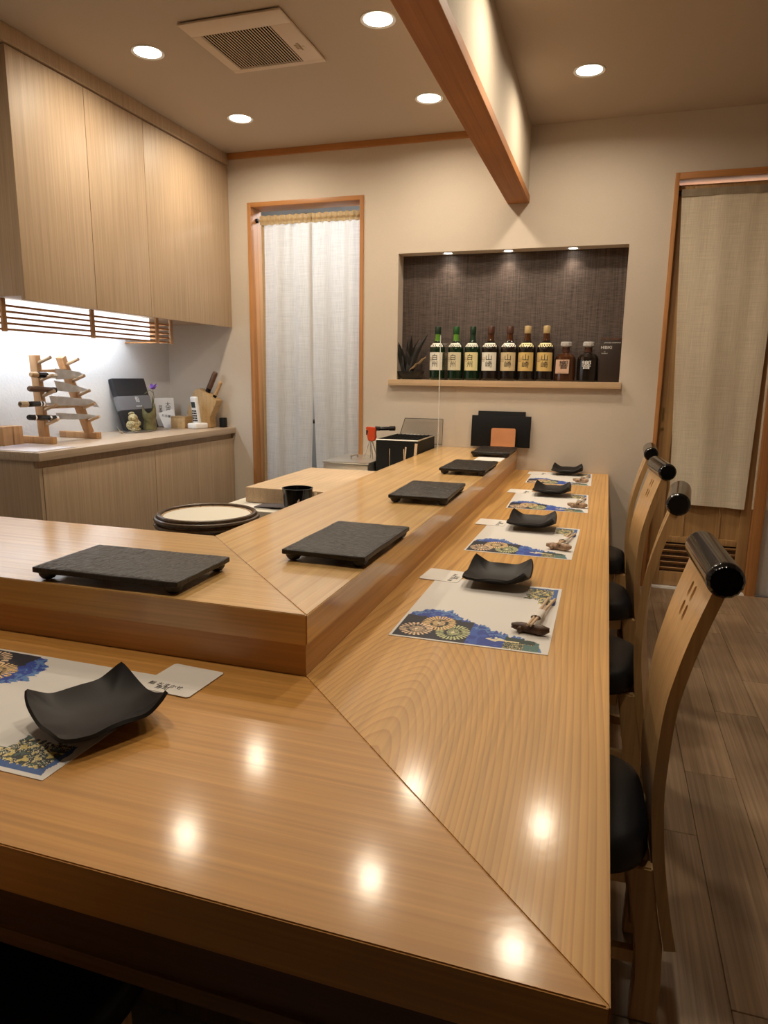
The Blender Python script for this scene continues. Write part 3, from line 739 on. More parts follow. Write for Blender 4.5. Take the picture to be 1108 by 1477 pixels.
def bottle(px, glass, neck, cap, label, txt, body_lb, small=True, gilt=False):
    x = at(px, 548, 'y', D+.02).x
    t = thing('whisky_bottle', (x, D+.028, ZS+.0005), body_lb, 'bottle', 'bottles in the niche', -.14)
    obj('body', MB().lathe(BODY, 32), glass, t, smooth=50)
    obj('neck', MB().lathe(NECK, 24), neck, t)
    obj('cap', MB().lathe(CAP, 24), cap, t)
    obj('shoulder_label', MB().sheet(lambda a, b_: (math.sin(-1.15+2.3*a)*(.0395-.0125*b_), -math.cos(-1.15+2.3*a)*(.0395-.0125*b_), .1835+.0165*b_-.0045*math.sin(a*PI*7)**2*(1-b_)), 28, 2), 'label_white' if not gilt else 'label_yellow', t)
    lb_ = obj('front_label', arc(.0419, -1.05, 1.05, .053, .150, 20), label, t)
    text_mesh(txt, .036, Matrix.Translation((0, 0, .103)) @ Matrix.Rotation(.12 if '山' in txt else 0, 4, 'Z'), 'ink', 'lettering', t, bend=.0419, line=1.02)
    text_mesh('SINGLE MALT\nJAPANESE\nWHISKY' , .0062, Matrix.Translation((0, 0, .112)) @ Matrix.Rotation(-.62, 4, 'Z'), 'kraft', 'small_lettering', t, bend=.0419, line=1.5)
    k_ = 1.03 if '州' in txt else 1.12
    t.scale = (k_, k_, 1)
    return t
bottle(629.8, 'glass_green', 'glass_green_neck', 'cap_dark', 'label_white', '白\n州', 'green bottle with white label and light green neck, first of the row')
bottle(655.9, 'glass_green', 'glass_green_neck', 'cap_green', 'label_cream', '白\n州', 'green bottle with bright green cap, second of the row')
bottle(679.9, 'glass_green', 'cap_dark', 'cap_dark', 'label_yellow', '白\n州', 'dark green bottle with pale yellow label, third of the row')
bottle(705.6, 'glass_brown', 'glass_amber', 'cap_brown', 'label_white', '山\n崎', 'dark brown bottle with brown cap and whitish label')
bottle(732.7, 'glass_brown', 'glass_amber', 'cap_brown', 'label_tan', '山\n崎', 'dark brown bottle with brown cap and tan label')
bottle(758.0, 'glass_brown', 'glass_amber', 'cap_gold', 'label_gold', '山\n崎', 'gold-capped dark bottle with gold label, left of two alike', gilt=True)
bottle(785.0, 'glass_brown', 'glass_amber', 'cap_gold', 'label_gold', '山\n崎', 'gold-capped dark bottle with gold label, next to the decanters', gilt=True)
def decanter(px, label, ink, lb, glass):
    x = at(px, 548, 'y', D+.02).x
    t = thing('whisky_decanter', (x, D+.03, ZS+.0005), lb, 'decanter', 'decanters in the niche', -.1)
    obj('body', MB().lathe([(0, 0), (.040, 0), (.0455, .006), (.0465, .03), (.0465, .108), (.044, .122), (.034, .135), (.020, .142), (.0175, .146)], 20, Matrix.Diagonal((1.0, .86, 1, 1))), glass, t, smooth=0)
    obj('neck', MB().lathe([(.0175, .145), (.0165, .165), (.019, .170), (0, .170)], 20), 'cap_brown', t)
    obj('stopper', MB().lathe([(.0, .170), (.022, .171), (.026, .177), (.026, .190), (.023, .197), (0, .198)], 12), 'glass_clear', t, smooth=0)
    if label: obj('front_label', MB().box(-.036, .024, -.0428, -.0405, .040, .108), label, t, smooth=0)
    text_mesh('響', .044, Matrix.Translation((0, -.0436, .080)) @ RX90, ink, 'lettering', t)
    if label: text_mesh('Suntory Whisky', .0065, Matrix.Translation((-.006, -.0432, .045)) @ RX90, 'kraft', 'small_lettering', t)
    t.scale = (1.16, 1.05, 1.05)
decanter(813.7, 'label_pink', 'ink', 'square glass decanter with a pink label, right of the gold-capped bottles', 'glass_amber')
decanter(846, None, 'white_ink', 'square dark glass decanter with a white character, beside the dark carton', 'glass_brown')
t = thing('whisky_carton', (.003, D+.045, ZS+.0005), 'dark brown upright carton with pale lettering at the right end of the niche', 'box')
obj('carton', MB().box(-.053, .051, -.042, .042, 0, .225, .001), 'box_brown', t)
obj('lid_band', MB().box(-.0535, .0515, -.0425, .0425, .214, .2255), 'bark_dark', t)
text_mesh('HIBIKI', .021, Matrix.Translation((-.022, -.0424, .176)) @ RX90, 'white_ink', 'lettering', t)
text_mesh('JAPANESE HARMONY', .0085, Matrix.Translation((.006, -.0424, .200)) @ RX90, 'white_ink', 'small_lettering', t)
text_mesh('17\nWHISKY', .0085, Matrix.Translation((-.030, -.0424, .150)) @ RX90, 'white_ink', 'small_lettering', t)
# dark ikebana
t = thing('dried_arrangement', (-1.08, D+.03, ZS+.0005), 'dark dried arrangement in a black boat-shaped dish at the left end of the niche', 'arrangement')
obj('boat_dish', MB().lathe([(0, 0), (.04, 0), (.062, .02), (.074, .046), (.070, .046), (.055, .02), (0, .008)], 28, Matrix.Diagonal((1.12, .62, 1, 1))), 'leaf_black', t)
random.seed(11)
for k in range(16):
    a_ = random.uniform(-.22, .30); L_ = random.uniform(.10, .25); w_ = random.uniform(.006, .014); bx = random.uniform(-.045, .03)
    def lf(u, v, a_=a_, L_=L_, w_=w_, bx=bx): 
        b_ = a_*(.4+.9*v); s_ = (u-.5)*2*w_*math.sin(PI*(.08+.9*v))
        return (bx+math.sin(b_)*L_*v+math.cos(b_)*s_, .012*math.sin(v*3+k)+.006*abs(u-.5)-.006, .018+math.cos(b_)*L_*v-math.sin(b_)*s_)
    obj('leaf', MB().sheet(lf, 3, 8, .0008), 'leaf_black', t)
random.seed(5)
for k in range(5):
    pts = [(.0+.012*i+k*.004, -.030-.002*k, .045+.009*i+.004*math.sin(i*2+k)+.005*k) for i in range(8)]
    obj('twig', MB().tube(pts, .0013, 6), 'kraft', t)

# ------------------------------------------------------------------ left doorway and curtain
t = thing('door_1', (-1.716, D, 0), 'left doorway frame in orange wood', 'door'); t['kind'] = 'structure'; del t['category']
obj('jamb', MB().box(LX0, LX0+.022, D-.008, DE+.004, 0, LZ, .001), 'frame_z', t, True); obj('jamb', MB().box(LX1-.022, LX1, D-.008, DE+.004, 0, LZ, .001), 'frame_z', t, True)
obj('lintel', MB().box(LX0+.022, LX1-.022, D-.008, DE+.004, LZ-.024, LZ, .001), 'frame_x', t, True)
def curtain_fn(xt0, xt1, xb0, xb1, z0, z1, y, amp, nf, ph, dz=0, op=0):
    def f(a, b_):
        zt = 1-b_; k_ = max(0, (zt-op)/(1-op)); xl = xt0+(xb0-xt0)*(k_ if op and xb0 > xt0 else zt); xr = xt1+(xb1-xt1)*(k_ if op and xb0 <= xt0 else zt)
        fold = math.sin(a*nf*2*PI+ph+.5*math.sin(zt*2.2))*amp*(.35+.65*min(1, zt*2)) + math.sin(a*nf*5*PI+ph*2)*amp*.22 + math.sin(zt*7+a*3+ph)*amp*.2
        return (xl+(xr-xl)*a + math.cos(a*nf*2*PI+ph)*amp*.2, y+fold, z0+(z1-z0)*b_ - dz*a*zt)
    return f
nl = thing('noren_curtain', (-1.70, D+.05, 0), 'long white split linen curtain in the left doorway', 'curtain')
YN = D+.055
for (a0, a1, b0, b1, ph, nf, lb) in ((-2.024, -1.694, -2.045, -1.713, .4, 1.9, 0), (-1.702, -1.381, -1.672, -1.384, 2.2, 1.6, 1)):
    cp = obj('panel', MB().sheet(curtain_fn(a0, a1, b0, b1, .40, 1.965, YN+.004*lb, .020, nf, ph, op=.48), 60, 90), 'linen_white', nl, True, smooth=80)
    obj('rod_pocket', MB().sheet(lambda a, b_, a0=a0, a1=a1: (a0+(a1-a0)*a, YN-.002+.006*math.sin(a*60)*(1-abs(b_-.5)) + .010*math.cos(b_*PI)*0 - .007*math.sin(b_*PI), 1.962+.052*b_+.003*math.sin(a*47)), 90, 6), 'linen_hem', nl, True, smooth=80)
for e in (0, 1):
    x_t, x_b = ((-2.024, -2.045), (-1.381, -1.384))[e]
    f_ = curtain_fn(-2.024, -1.694, -2.045, -1.706, .40, 1.965, YN-.0012, .020, 1.9, .4, op=.48) if e == 0 else curtain_fn(-1.702, -1.381, -1.676, -1.384, .40, 1.965, YN+.0028, .020, 1.6, 2.2, op=.48)
    obj('side_hem', MB().sheet(lambda a, b_, f_=f_, e=e: f_((0+.05*a) if e == 0 else (.95+.05*a), b_), 4, 60), 'linen_hem', nl, True, smooth=80)
obj('rod', MB().tube([(LX0+.0225, YN+.006, 1.99), (LX1-.0225, YN+.006, 1.99)], .006, 12), 'steel', nl, True)
obj('rod_end', MB().tube([(LX0+.0225, YN+.006, 1.99), (LX0+.036, YN+.006, 1.99)], .013, 14), 'black_plastic', nl, True)
# things in the back kitchen seen through the slit and over the rod
t = thing('storage_rack', (-1.66, D+1.0, 0), 'dark steel shelf rack in the room behind the left curtain', 'shelf')
for sx in (-.42, .42):
    for sy in (-.15, .15): obj('post', MB().box(sx-.012, sx+.012, sy-.012, sy+.012, 0, 2.2), 'black_iron', t)
for z in (.3, .75, 1.2, 1.65, 2.05): obj('shelf_board', MB().box(-.43, .43, -.16, .16, z, z+.02), 'black_iron', t)
for k, (dx, z, w_) in enumerate(((-.25, .32, .15), (0, .32, .12), (.25, .77, .16), (-.05, .77, .12), (-.25, 1.22, .14), (.1, 1.22, .16), (-.2, 1.67, .15), (.15, 1.67, .14))):
    tag(obj('storage_box', MB().box(-1.66+dx-w_/2, -1.66+dx+w_/2, D+.9, D+1.1, z+.0005, z+.16+.02*(k % 3), .004), 'paper_grey' if k % 2 else 'white_plastic'), 'storage box on the dark rack behind the left curtain', 'box', 'storage boxes behind the left curtain')
area('back_kitchen_lamp', (-1.6, D+.65, 2.28), .5, 23, COOL, sy=.3, shape='RECTANGLE')

# ------------------------------------------------------------------ right doorway, sliding door, curtain
t = thing('door_2', (.6, D, 0), 'right doorway frame in orange wood', 'door'); t['kind'] = 'structure'; del t['category']
obj('jamb', MB().box(RX0, RX0+.02, D-.010, DE+.004, 0, RZ, .001), 'frame_z', t, True)
obj('jamb', MB().box(.752, .802, D-.004, D+.05, 0, RZ-.03, .002), 'frame_z', t, True)
obj('jamb', MB().box(RX1-.03, RX1, D-.010, DE+.004, 0, RZ, .001), 'frame_z', t, True)
obj('lintel', MB().box(RX0+.02, RX1-.03, D-.010, DE+.004, RZ-.03, RZ, .001), 'frame_x', t, True)
obj('side_panel', MB().box(.802, RX1-.03, D+.04, D+.055, 0, RZ-.03), 'kitchen_wall', t, True)
obj('threshold', MB().box(RX0+.02, .752, D+.005, DE, -.010, .004), 'white_plastic', t, True)
obj('sill_strip', MB().box(RX0+.021, .751, D-.014, D-.0005, 0.0002, .0035), 'white_plastic', t, True)
dr = thing('sliding_door', (.507, D+.04, 0), 'light wooden sliding door with louvred foot behind the right curtain', 'door')
yd0, yd1 = D+.036, D+.062; dx0, dx1 = RX0+.021, .751
obj('stile', MB().box(dx0, dx0+.072, yd0, yd1, .006, 2.03, .002), 'door_wood', dr, True); obj('stile', MB().box(dx1-.052, dx1, yd0, yd1, .006, 2.03, .002), 'door_wood', dr, True)
for z0, z1 in ((.006, .082), (.245, .278), (.90, .94), (1.84, 1.875), (2.0, 2.03)): obj('rail', MB().box(dx0+.072, dx1-.052, yd0+.002, yd1-.002, z0, z1, .002), 'door_wood', dr, True)
obj('panel', MB().box(dx0+.07, dx1-.05, yd0+.012, yd1-.008, .276, .905), 'door_wood', dr, True)
obj('panel', MB().box(dx0+.07, dx1-.05, yd0+.012, yd1-.008, .94, 1.845), 'door_wood', dr, True)
obj('glass_light', MB().box(dx0+.07, dx1-.05, yd0+.012, yd1-.010, 1.874, 2.002), 'paper', dr, True)
for x in (.430, .603): obj('muntin', MB().box(x-.006, x+.006, yd0+.004, yd0+.012, .278, .90), 'door_wood', dr, True)
for k in range(5):
    z = .098+.032*k; obj('louvre', MB().box(-.192, .192, -.011, .011, -.002, .002, M=Matrix.Translation(((dx0+dx1)/2+.01, yd0+.014, z)) @ Matrix.Rotation(-.75, 4, 'X') @ Matrix.Diagonal((.94, 1, 1, 1))), 'door_wood', dr, True)
obj('louvre_backing', MB().box(dx0+.07, dx1-.05, yd1-.006, yd1-.003, .08, .25), 'bark_dark', dr, True)
obj('finger_pull', MB().box(dx0+.016, dx0+.026, yd0-.001, yd0+.002, .885, .955), 'brass', dr, True)
obj('lock', MB().lathe([(0, 0), (.011, 0), (.011, .004), (.006, .005), (0, .005)], 18, Matrix.Translation((dx0+.02, yd0, .845)) @ RX90), 'brass', dr, True)
nr = thing('noren_curtain', (.7, D+.012, 0), 'cream coarse linen split curtain over the right door', 'curtain')
YR = D+.012
f1 = curtain_fn(.279, .735, .352, .709, .462, 1.975, YR, .006, 1.6, .3, .012); f2 = curtain_fn(.737, 1.19, .744, 1.15, .452, 1.975, YR, .006, 1.6, 1.3)
for f_ in (f1, f2): obj('panel', MB().sheet(f_, 50, 80), 'linen_cream', nr, True, smooth=80)
obj('rod_pocket', MB().sheet(lambda a, b_: (.279+.911*a, YR-.003+.0015*math.sin(a*80), 1.97+.034*b_), 90, 2), 'linen_hem_grey', nr, True, smooth=80)
obj('rod', MB().tube([(RX0+.0205, YR+.008, 1.99), (RX1-.031, YR+.008, 1.99)], .006, 12), 'steel', nr, True)
obj('rod_end', MB().tube([(RX0+.0205, YR+.008, 1.99), (RX0+.034, YR+.008, 1.99)], .010, 14), 'black_plastic', nr, True)
area('passage_lamp', (.6, D+.6, 2.3), .3, 30, (1, .9, .8))

# ------------------------------------------------------------------ wall cupboards and slatted lamp
uc = thing('wall_cupboard', (-2.43, 3.05, 1.38), 'row of beige wood-grain wall cupboards over the knife rack', 'cupboard')
XF = -2.20; Y0 = 2.256
obj('carcass', MB().box(XW+.001, XF-.022, Y0+.004, D-.001, 1.392, 2.285), 'cabinet_wood', uc, True)
for a_, b_ in ((Y0, 2.661), (2.664, 3.058), (3.061, D-.002)): obj('door', MB().box(XF-.019, XF, a_, b_, 1.375, 2.281, .001), 'cabinet_wood', uc, True)
obj('cornice', MB().box(XW+.001, XF+.008, Y0-.6, D-.002, 2.287, ZK-.0005, .002), 'cabinet_wood', uc, True)
lc = thing('base_cupboard', (-2.43, 3.05, 0), 'row of beige wood-grain base cupboards under the knife rack', 'cupboard')
obj('carcass', MB().box(XW+.001, XF-.03, Y0+.006, D-.001, .05, ZT-.0355), 'cabinet_wood', lc, True)
obj('plinth', MB().box(XW+.001, XF-.06, Y0+.03, D-.001, 0, .05), 'dark_apron', lc, True)
obj('filler_strip', MB().box(XF-.03, XF-.012, Y0+.006, Y0+.022, .05, ZT-.067), 'cabinet_wood', lc, True)
for a_, b_ in ((Y0+.025, 3.036), (3.040, 3.430), (3.432, D-.008)): obj('door', MB().box(XF-.029, XF-.010, a_, b_, .052, ZT-.067, .001), 'cabinet_wood', lc, True)
obj('grip_recess', MB().box(XF-.034, XF-.028, Y0+.006, D-.008, ZT-.066, ZT-.036), 'cabinet_wood', lc, True)
tag(obj('back_worktop', MB().box(XW+.001, XF+.004, Y0-.004, D-.001, ZT-.035, ZT, .0015), 'worktop_wood'), 'pale wood-grain worktop carrying the knife rack and flower vase', 'worktop')
# slatted lamp shade
ls = thing('slatted_lamp', (-2.36, 2.8, 1.32), 'slatted wooden shade with a bright tube lamp under the wall cupboards', 'lamp')
sm_ = None
for k in range(5):
    z = 1.268+.0235*k
    if sm_ is None: sm_ = obj('slat', MB().box(-.006, .006, -.66, .66, -.004, .004), 'frame_z', ls, smooth=0, loc=(0, -.02, z-1.32))
    else: obj('slat', None, '', ls, mesh=sm_.data, loc=(0, -.02, z-1.32))
    obj('end_slat', MB().box(XW+.002, -2.368, 3.428, 3.438, z-.004, z+.004), 'frame_z', ls, True, smooth=0)
for y in (2.285, 2.80, 3.30, 3.428):
    obj('upright', MB().box(-2.353, -2.342, y-.011, y+.011, 1.258, 1.39, .001), 'rack_wood', ls, True)
obj('tube', MB().tube([(-2.50, 2.18, 1.362), (-2.50, 3.38, 1.362)], .012, 12), 'led_glow', ls, True)
obj('glow_face', MB().box(-2.392, -2.388, 2.18, 3.292, 1.27, 1.388), 'added_slat_glow', ls, True)  # glowing sheet added behind the slats to whiten the gaps between them
obj('tube_housing', MB().box(-2.53, -2.47, 2.16, 3.40, 1.372, 1.3915), 'white_plastic', ls, True)
area('under_cupboard_lamp', (-2.50, 2.78, 1.345), .04, 3.3, (.74, .86, 1.0), sy=1.2, shape='RECTANGLE')

# ------------------------------------------------------------------ knife rack with four knives
RXp = -2.47
def rk(a, b_, x=RXp): return at(a/6.925, 480+b_/6.925, 'x', x)
kr = thing('knife_rack', (-2.47, 2.7, ZT), 'wooden knife rack with two leaning pegged posts on the worktop', 'rack')
A0, A1 = Vector((RXp, 2.575, ZT+.03)), rk(342, 222); B0, B1 = Vector((RXp, 2.870, ZT+.03)), rk(605, 240)
obj('post', MB().bar(A0-Vector((0, 0, .0)), A1, .028, .040, (1, 0, 0), .002), 'rack_wood', kr, True)
obj('post', MB().bar(B0-Vector((0, 0, .0)), B1, .028, .040, (1, 0, 0), .002), 'rack_wood', kr, True)
for y in (2.575, 2.875): obj('foot', MB().box(-2.645, -2.415, y-.018, y+.018, ZT+.0005, ZT+.032, .003), 'rack_wood', kr, True)
def lerp(a, b_, f): return a+(b_-a)*f
obj('crossbar', MB().bar(lerp(A0, A1, .80), lerp(B0, B1, .83), .016, .045, (1, 0, 0)), 'rack_wood', kr, True)
obj('crossbar', MB().bar(lerp(A0, A1, .37), lerp(B0, B1, .37), .016, .045, (1, 0, 0)), 'rack_wood', kr, True)
for P0, P1 in ((A0, A1), (B0, B1)):
    for f in (.88, .62, .44, .25, .12)[:4] if False else (.90, .69, .50, .33, .15):
        q = lerp(P0, P1, f); obj('peg', MB().tube([q+Vector((.012, 0, 0)), q+Vector((.085, .004, .028))], .0075, 10), 'pale_wood', kr, True)
XK = -2.425
def kp(a, b_): return at(a/6.925, 480+b_/6.925, 'x', XK)
def knife(pts_h, blade, hm, lb, bands=(), hmw=None):
    c = kp(*pts_h[0]); t = thing('kitchen_knife', c, lb, 'knife', 'knives on the rack')
    a_, b_ = kp(*pts_h[0]), kp(*pts_h[1]); r_ = .0125
    M0 = MB().tube([lerp(a_, b_, f) for f in (0, .03, .5, .97, 1)], r_, 8, [.75, 1, 1, .95, .8]); obj('handle', M0, hm, t, True)
    for f0, f1, mt_ in bands: obj('ferrule', MB().tube([lerp(a_, b_, f0), lerp(a_, b_, f1)], r_*1.06, 8), mt_, t, True)
    pts = [kp(*q) for q in blade]; n_ = len(pts); bm_ = bmesh.new()
    lo = [bm_.verts.new((p_.x-.0012, p_.y, p_.z)) for p_ in pts]; hi = [bm_.verts.new((p_.x+.0012, p_.y, p_.z)) for p_ in pts]
    bm_.faces.new(lo); bm_.faces.new(hi[::-1])
    for i in range(n_): bm_.faces.new((lo[i], lo[(i+1) % n_], hi[(i+1) % n_], hi[i]))
    bmesh.ops.recalc_face_normals(bm_, faces=bm_.faces)
    mb = MB(); mb.bm.free(); mb.bm = bm_; obj('blade', mb, 'blade_steel', t, True, smooth=0)
knife([(305, 417), (560, 428)], [(550, 355), (700, 375), (800, 395), (830, 425), (800, 440), (700, 462), (560, 466), (560, 440), (520, 436), (520, 418), (556, 415)], 'blond_handle', 'wide-bladed knife on the top pegs with blond butt', [(.25, .62, 'black_gloss'), (.62, .97, 'steel')])
knife([(285, 558), (552, 572)], [(542, 478), (640, 495), (780, 535), (886, 572), (800, 592), (700, 592), (575, 580), (535, 578), (535, 565), (568, 560)], 'knife_handle', 'reddish brown handled knife on the second pegs', [(.9, 1.0, 'black_gloss')])
knife([(202, 715), (440, 708)], [(495, 630), (650, 640), (900, 665), (945, 685), (995, 745), (880, 730), (700, 726), (515, 728), (505, 722), (438, 718), (438, 698), (512, 700)], 'black_gloss', 'longest knife, wide tip hanging past the third pegs', [(0, .28, 'kraft'), (.78, .83, 'chrome'), (.9, .97, 'chrome')])
knife([(280, 845), (570, 852)], [(560, 800), (700, 805), (900, 815), (988, 836), (900, 856), (750, 866), (578, 864), (560, 858), (560, 842), (570, 838)], 'black_gloss', 'slim knife with silver bands on the lowest pegs', [(.2, .24, 'chrome'), (.70, .76, 'chrome'), (.92, 1.0, 'chrome')])
# blocks and clear sheet at the left
for k, (y, lb) in enumerate(((2.50, 'small orange wooden block at the left edge by the knife rack'), (2.575, 'small wooden block between the left edge block and the knife rack'))):
    p = at(0 if k == 0 else 12, 637, 'z', ZT)
    tag(obj('wooden_block', MB().box(-2.60+.0, -2.53, 2.405+.058*k, 2.455+.058*k, ZT+.0005, ZT+.085-.0*k, .003), 'rack_wood'), lb, 'block')
tag(obj('clear_mat', MB().box(-2.52, -2.225, 2.27, 2.50, ZT+.0003, ZT+.003, .001), 'acrylic_sheet'), 'thin glossy clear mat on the near end of the worktop', 'mat')

# ------------------------------------------------------------------ items by the flower
def q(px, py): return at(px, py, 'z', ZT)
t = thing('display_box', (-2.595, 3.33, ZT), 'black presentation box leaning on the wall with a grey band', 'box', rz=.0)
ya, yb_ = at(184, 614, 'x', -2.55).y, at(229, 614, 'x', -2.55).y
M = Matrix.Translation((-2.55, (ya+yb_)/2, ZT+.010)) @ Matrix.Rotation(math.radians(-17), 4, 'Y') @ Matrix.Rotation(PI/2, 4, 'Z')
hw_ = (yb_-ya)/2
obj('box_body', MB().box(-hw_, hw_, 0, .03, 0, .298, .002, M=M), 'black_box', t, True)
obj('band', MB().box(-hw_-.0005, hw_+.0005, -.0008, .0305, .115, .195, M=M), 'clear_film', t, True)
text_mesh('鮨', .038, M @ Matrix.Translation((.02, -.0012, .170)) @ RX90, 'white_ink', 'lettering', t, world=True)
text_mesh('PREMIUM', .013, M @ Matrix.Translation((.02, -.0012, .132)) @ RX90, 'white_ink', 'lettering', t, world=True)
def onx(px, x=-2.515): return Vector((x, at(px, 620, 'x', x).y, ZT))
t = thing('serving_tray', onx(201), 'small flat round tray under the figurine and bamboo vase', 'tray')
P_ = q(200, 625)
obj('disc', MB().lathe([(0, .0005), (.095, .0005), (.1, .004), (.096, .006), (0, .005)], 32, Matrix.Diagonal((.7, 1.25, 1, 1))), 'steel', t)
pf = onx(192, -2.52)
t = thing('ceramic_figurine', (pf.x, pf.y, ZT+.0065), 'cream and gold seated ceramic figurine on the small tray', 'figurine')
fg = MB().ball((0, 0, .032), .034, 20, (1, 1.1, .95)); fg.ball((.004, 0, .072), .026, 18, (1, 1, .95)); fg.ball((.018, -.022, .042), .016, 12); fg.ball((.018, .024, .042), .016, 12); fg.ball((.02, -.018, .010), .015, 12, (1.2, 1, .7)); fg.ball((.02, .018, .010), .015, 12, (1.2, 1, .7)); fg.ball((-.004, 0, .096), .014, 12, (1, 1.5, .8))
obj('body', fg, 'gold_ceramic', t, smooth=80)
obj('sack', MB().ball((-.005, .034, .045), .02, 14, (1, .9, 1.6)), 'kraft', t, smooth=80)
for s_ in (-1, 1): obj('ear', MB().ball((.008, s_*.026, .074), .007, 8), 'gold_ceramic', t)
pv = onx(216.5, -2.50)
t = thing('bamboo_vase', (pv.x, pv.y, ZT+.0065), 'olive bamboo-shaped vase with a slanted mouth holding a purple flower', 'vase')
def vase_fn(a, b_):
    an = a*2*PI; r_ = .037+.002*math.cos(b_*9); h_ = .118+.024*math.cos(2*(an-.64))+.006*math.cos(an-.64)
    if abs(b_-.55) < .06: r_ += .0015
    return (math.cos(an)*r_, math.sin(an)*r_, h_*b_)
obj('vessel', MB().sheet(vase_fn, 40, 24, .003), 'green_glaze', t, smooth=70)
obj('vessel_base', MB().lathe([(0, 0), (.036, 0), (.036, .004), (0, .004)], 32), 'green_glaze', t)
st = [(0, .01, .05), (.004, .035, .13), (.006, .045, .185), (.004, .040, .222)]
obj('stem', MB().tube(st, .0016, 6), 'stem', t); obj('stem', MB().tube([(.004, .040, .208), (.006, .01, .225), (.008, -.02, .215), (.01, -.045, .205)], .0014, 6), 'stem', t)
random.seed(2)
for k in range(9):
    a_ = k*2*PI/9; L_ = random.uniform(.030, .044); el = random.uniform(-.3, 1.0)
    dirv = Vector((math.cos(a_)*math.cos(el), math.sin(a_)*math.cos(el), math.sin(el))); sd = dirv.cross(Vector((0, 0, 1))).normalized(); c0 = Vector((.004, .042, .228))
    obj('petal', MB().sheet(lambda u, v, dirv=dirv, sd=sd, L_=L_: c0+dirv*(L_*v)+sd*((u-.5)*.024*math.sin(PI*min(1, v*.9+.1)))+Vector((0, 0, .004*math.sin(v*PI))), 4, 5, .0006), 'flower', t, smooth=80)
obj('leaf', MB().sheet(lambda u, v: Vector((.006+.002*u, .022+.01*v+(u-.5)*.012*math.sin(PI*v), .10+.09*v)), 3, 6, .0005), 'stem', t)
pp = q(238, 615)
t = thing('calligraphy_card', (pp.x-.02, pp.y+.02, ZT), 'white card with brushed characters leaning in the corner behind the vase', 'card')
M = Matrix.Translation((-2.60, 3.70, ZT+.003)) @ Matrix.Rotation(math.radians(50), 4, 'Z') @ Matrix.Rotation(math.radians(-8), 4, 'X')
obj('sheet', MB().box(-.06, .06, 0, .003, 0, .175, M=M), 'paper', t, True, smooth=0)
text_mesh('大\n吉\n祥', .034, M @ Matrix.Translation((.022, -.0008, .105)) @ RX90, 'ink', 'lettering', t, world=True, line=.8)
text_mesh('日\n本\n酒', .024, M @ Matrix.Translation((-.025, -.0008, .10)) @ RX90, 'ink', 'lettering', t, world=True, line=.8)
M = Matrix.Translation((-2.53, 3.66, ZT+.003)) @ Matrix.Rotation(math.radians(45), 4, 'Z') @ Matrix.Rotation(math.radians(-18), 4, 'X') @ Matrix.Rotation(math.radians(-16), 4, 'Y')
t = thing('folded_leaflet', M.translation.copy(), 'small folded white leaflet leaning against the calligraphy card', 'leaflet')
obj('sheet', MB().box(-.045, .045, 0, .002, 0, .105, M=M), 'paper', t, True, smooth=0)
text_mesh('お品書き', .018, M @ Matrix.Translation((0, -.0008, .07)) @ RX90 @ Matrix.Rotation(-.5, 4, 'Z'), 'ink', 'lettering', t, world=True)
# little box, phone, knife block
pb = q(265, 619.5)
t = thing('wooden_box', (-2.455, 3.655, ZT+.0005), 'small finger-jointed light wooden box left of the cordless phone', 'box', rz=.1)
obj('box_body', MB().box(-.045, .045, -.05, .05, 0, .062, .002), 'block_wood', t); obj('lid', MB().box(-.045, .045, -.05, .05, .0625, .072, .002), 'block_wood', t)
for z in (.004, .024, .044): obj('joint', MB().box(.0452, .046, -.05, -.036, z, z+.010), 'rack_wood', t)
pt = q(296, 618)
t = thing('cordless_phone', (-2.345, 3.655, ZT+.0005), 'white cordless phone standing in its charging cradle', 'phone', rz=-.25)
obj('cradle', MB().box(-.038, .038, -.05, .05, 0, .034, .010, seg=3), 'white_plastic', t)
MH = Matrix.Translation((0, 0, .028)) @ Matrix.Rotation(math.radians(-9), 4, 'Y')
MH = Matrix.Translation((-.0, 0, .02)) @ Matrix.Rotation(math.radians(8), 4, 'X')
hs = obj('handset', MB().box(-.024, .024, -.012, .014, 0, .172, .009, seg=3, M=MH), 'white_plastic', t)
obj('display', MB().box(-.016, .016, -.0128, -.0118, .108, .142, M=MH), 'screen', hs)
for i in range(3):
    for j in range(5): obj('key', MB().box(-.017+.0125*i, -.0075+.0125*i, -.0132, -.0118, .026+.0145*j, .035+.0145*j, M=MH), 'black_plastic', hs)
kb = thing('knife_block', (-2.36, 3.755, ZT+.0005), 'slanted light wooden knife block in the corner behind the phone', 'knife block')
MK = Matrix.Translation((-2.385, 3.76, ZT+.001)) @ Matrix.Rotation(.12, 4, 'Z') @ Matrix(((1, 0, 0, 0), (0, 0, -1, 0), (0, 1, 0, 0), (0, 0, 0, 1)))
obj('block', MB().prism([(-.075, .085), (-.02, .225), (.01, .237), (.125, .165), (.12, .15), (.075, .06), (.08, 0), (-.01, 0), (-.03, .04)], -.045, .045, .003, MK), 'block_wood', kb, True)
MKR = Matrix.Translation((-2.385, 3.76, ZT+.001)) @ Matrix.Rotation(.12, 4, 'Z')
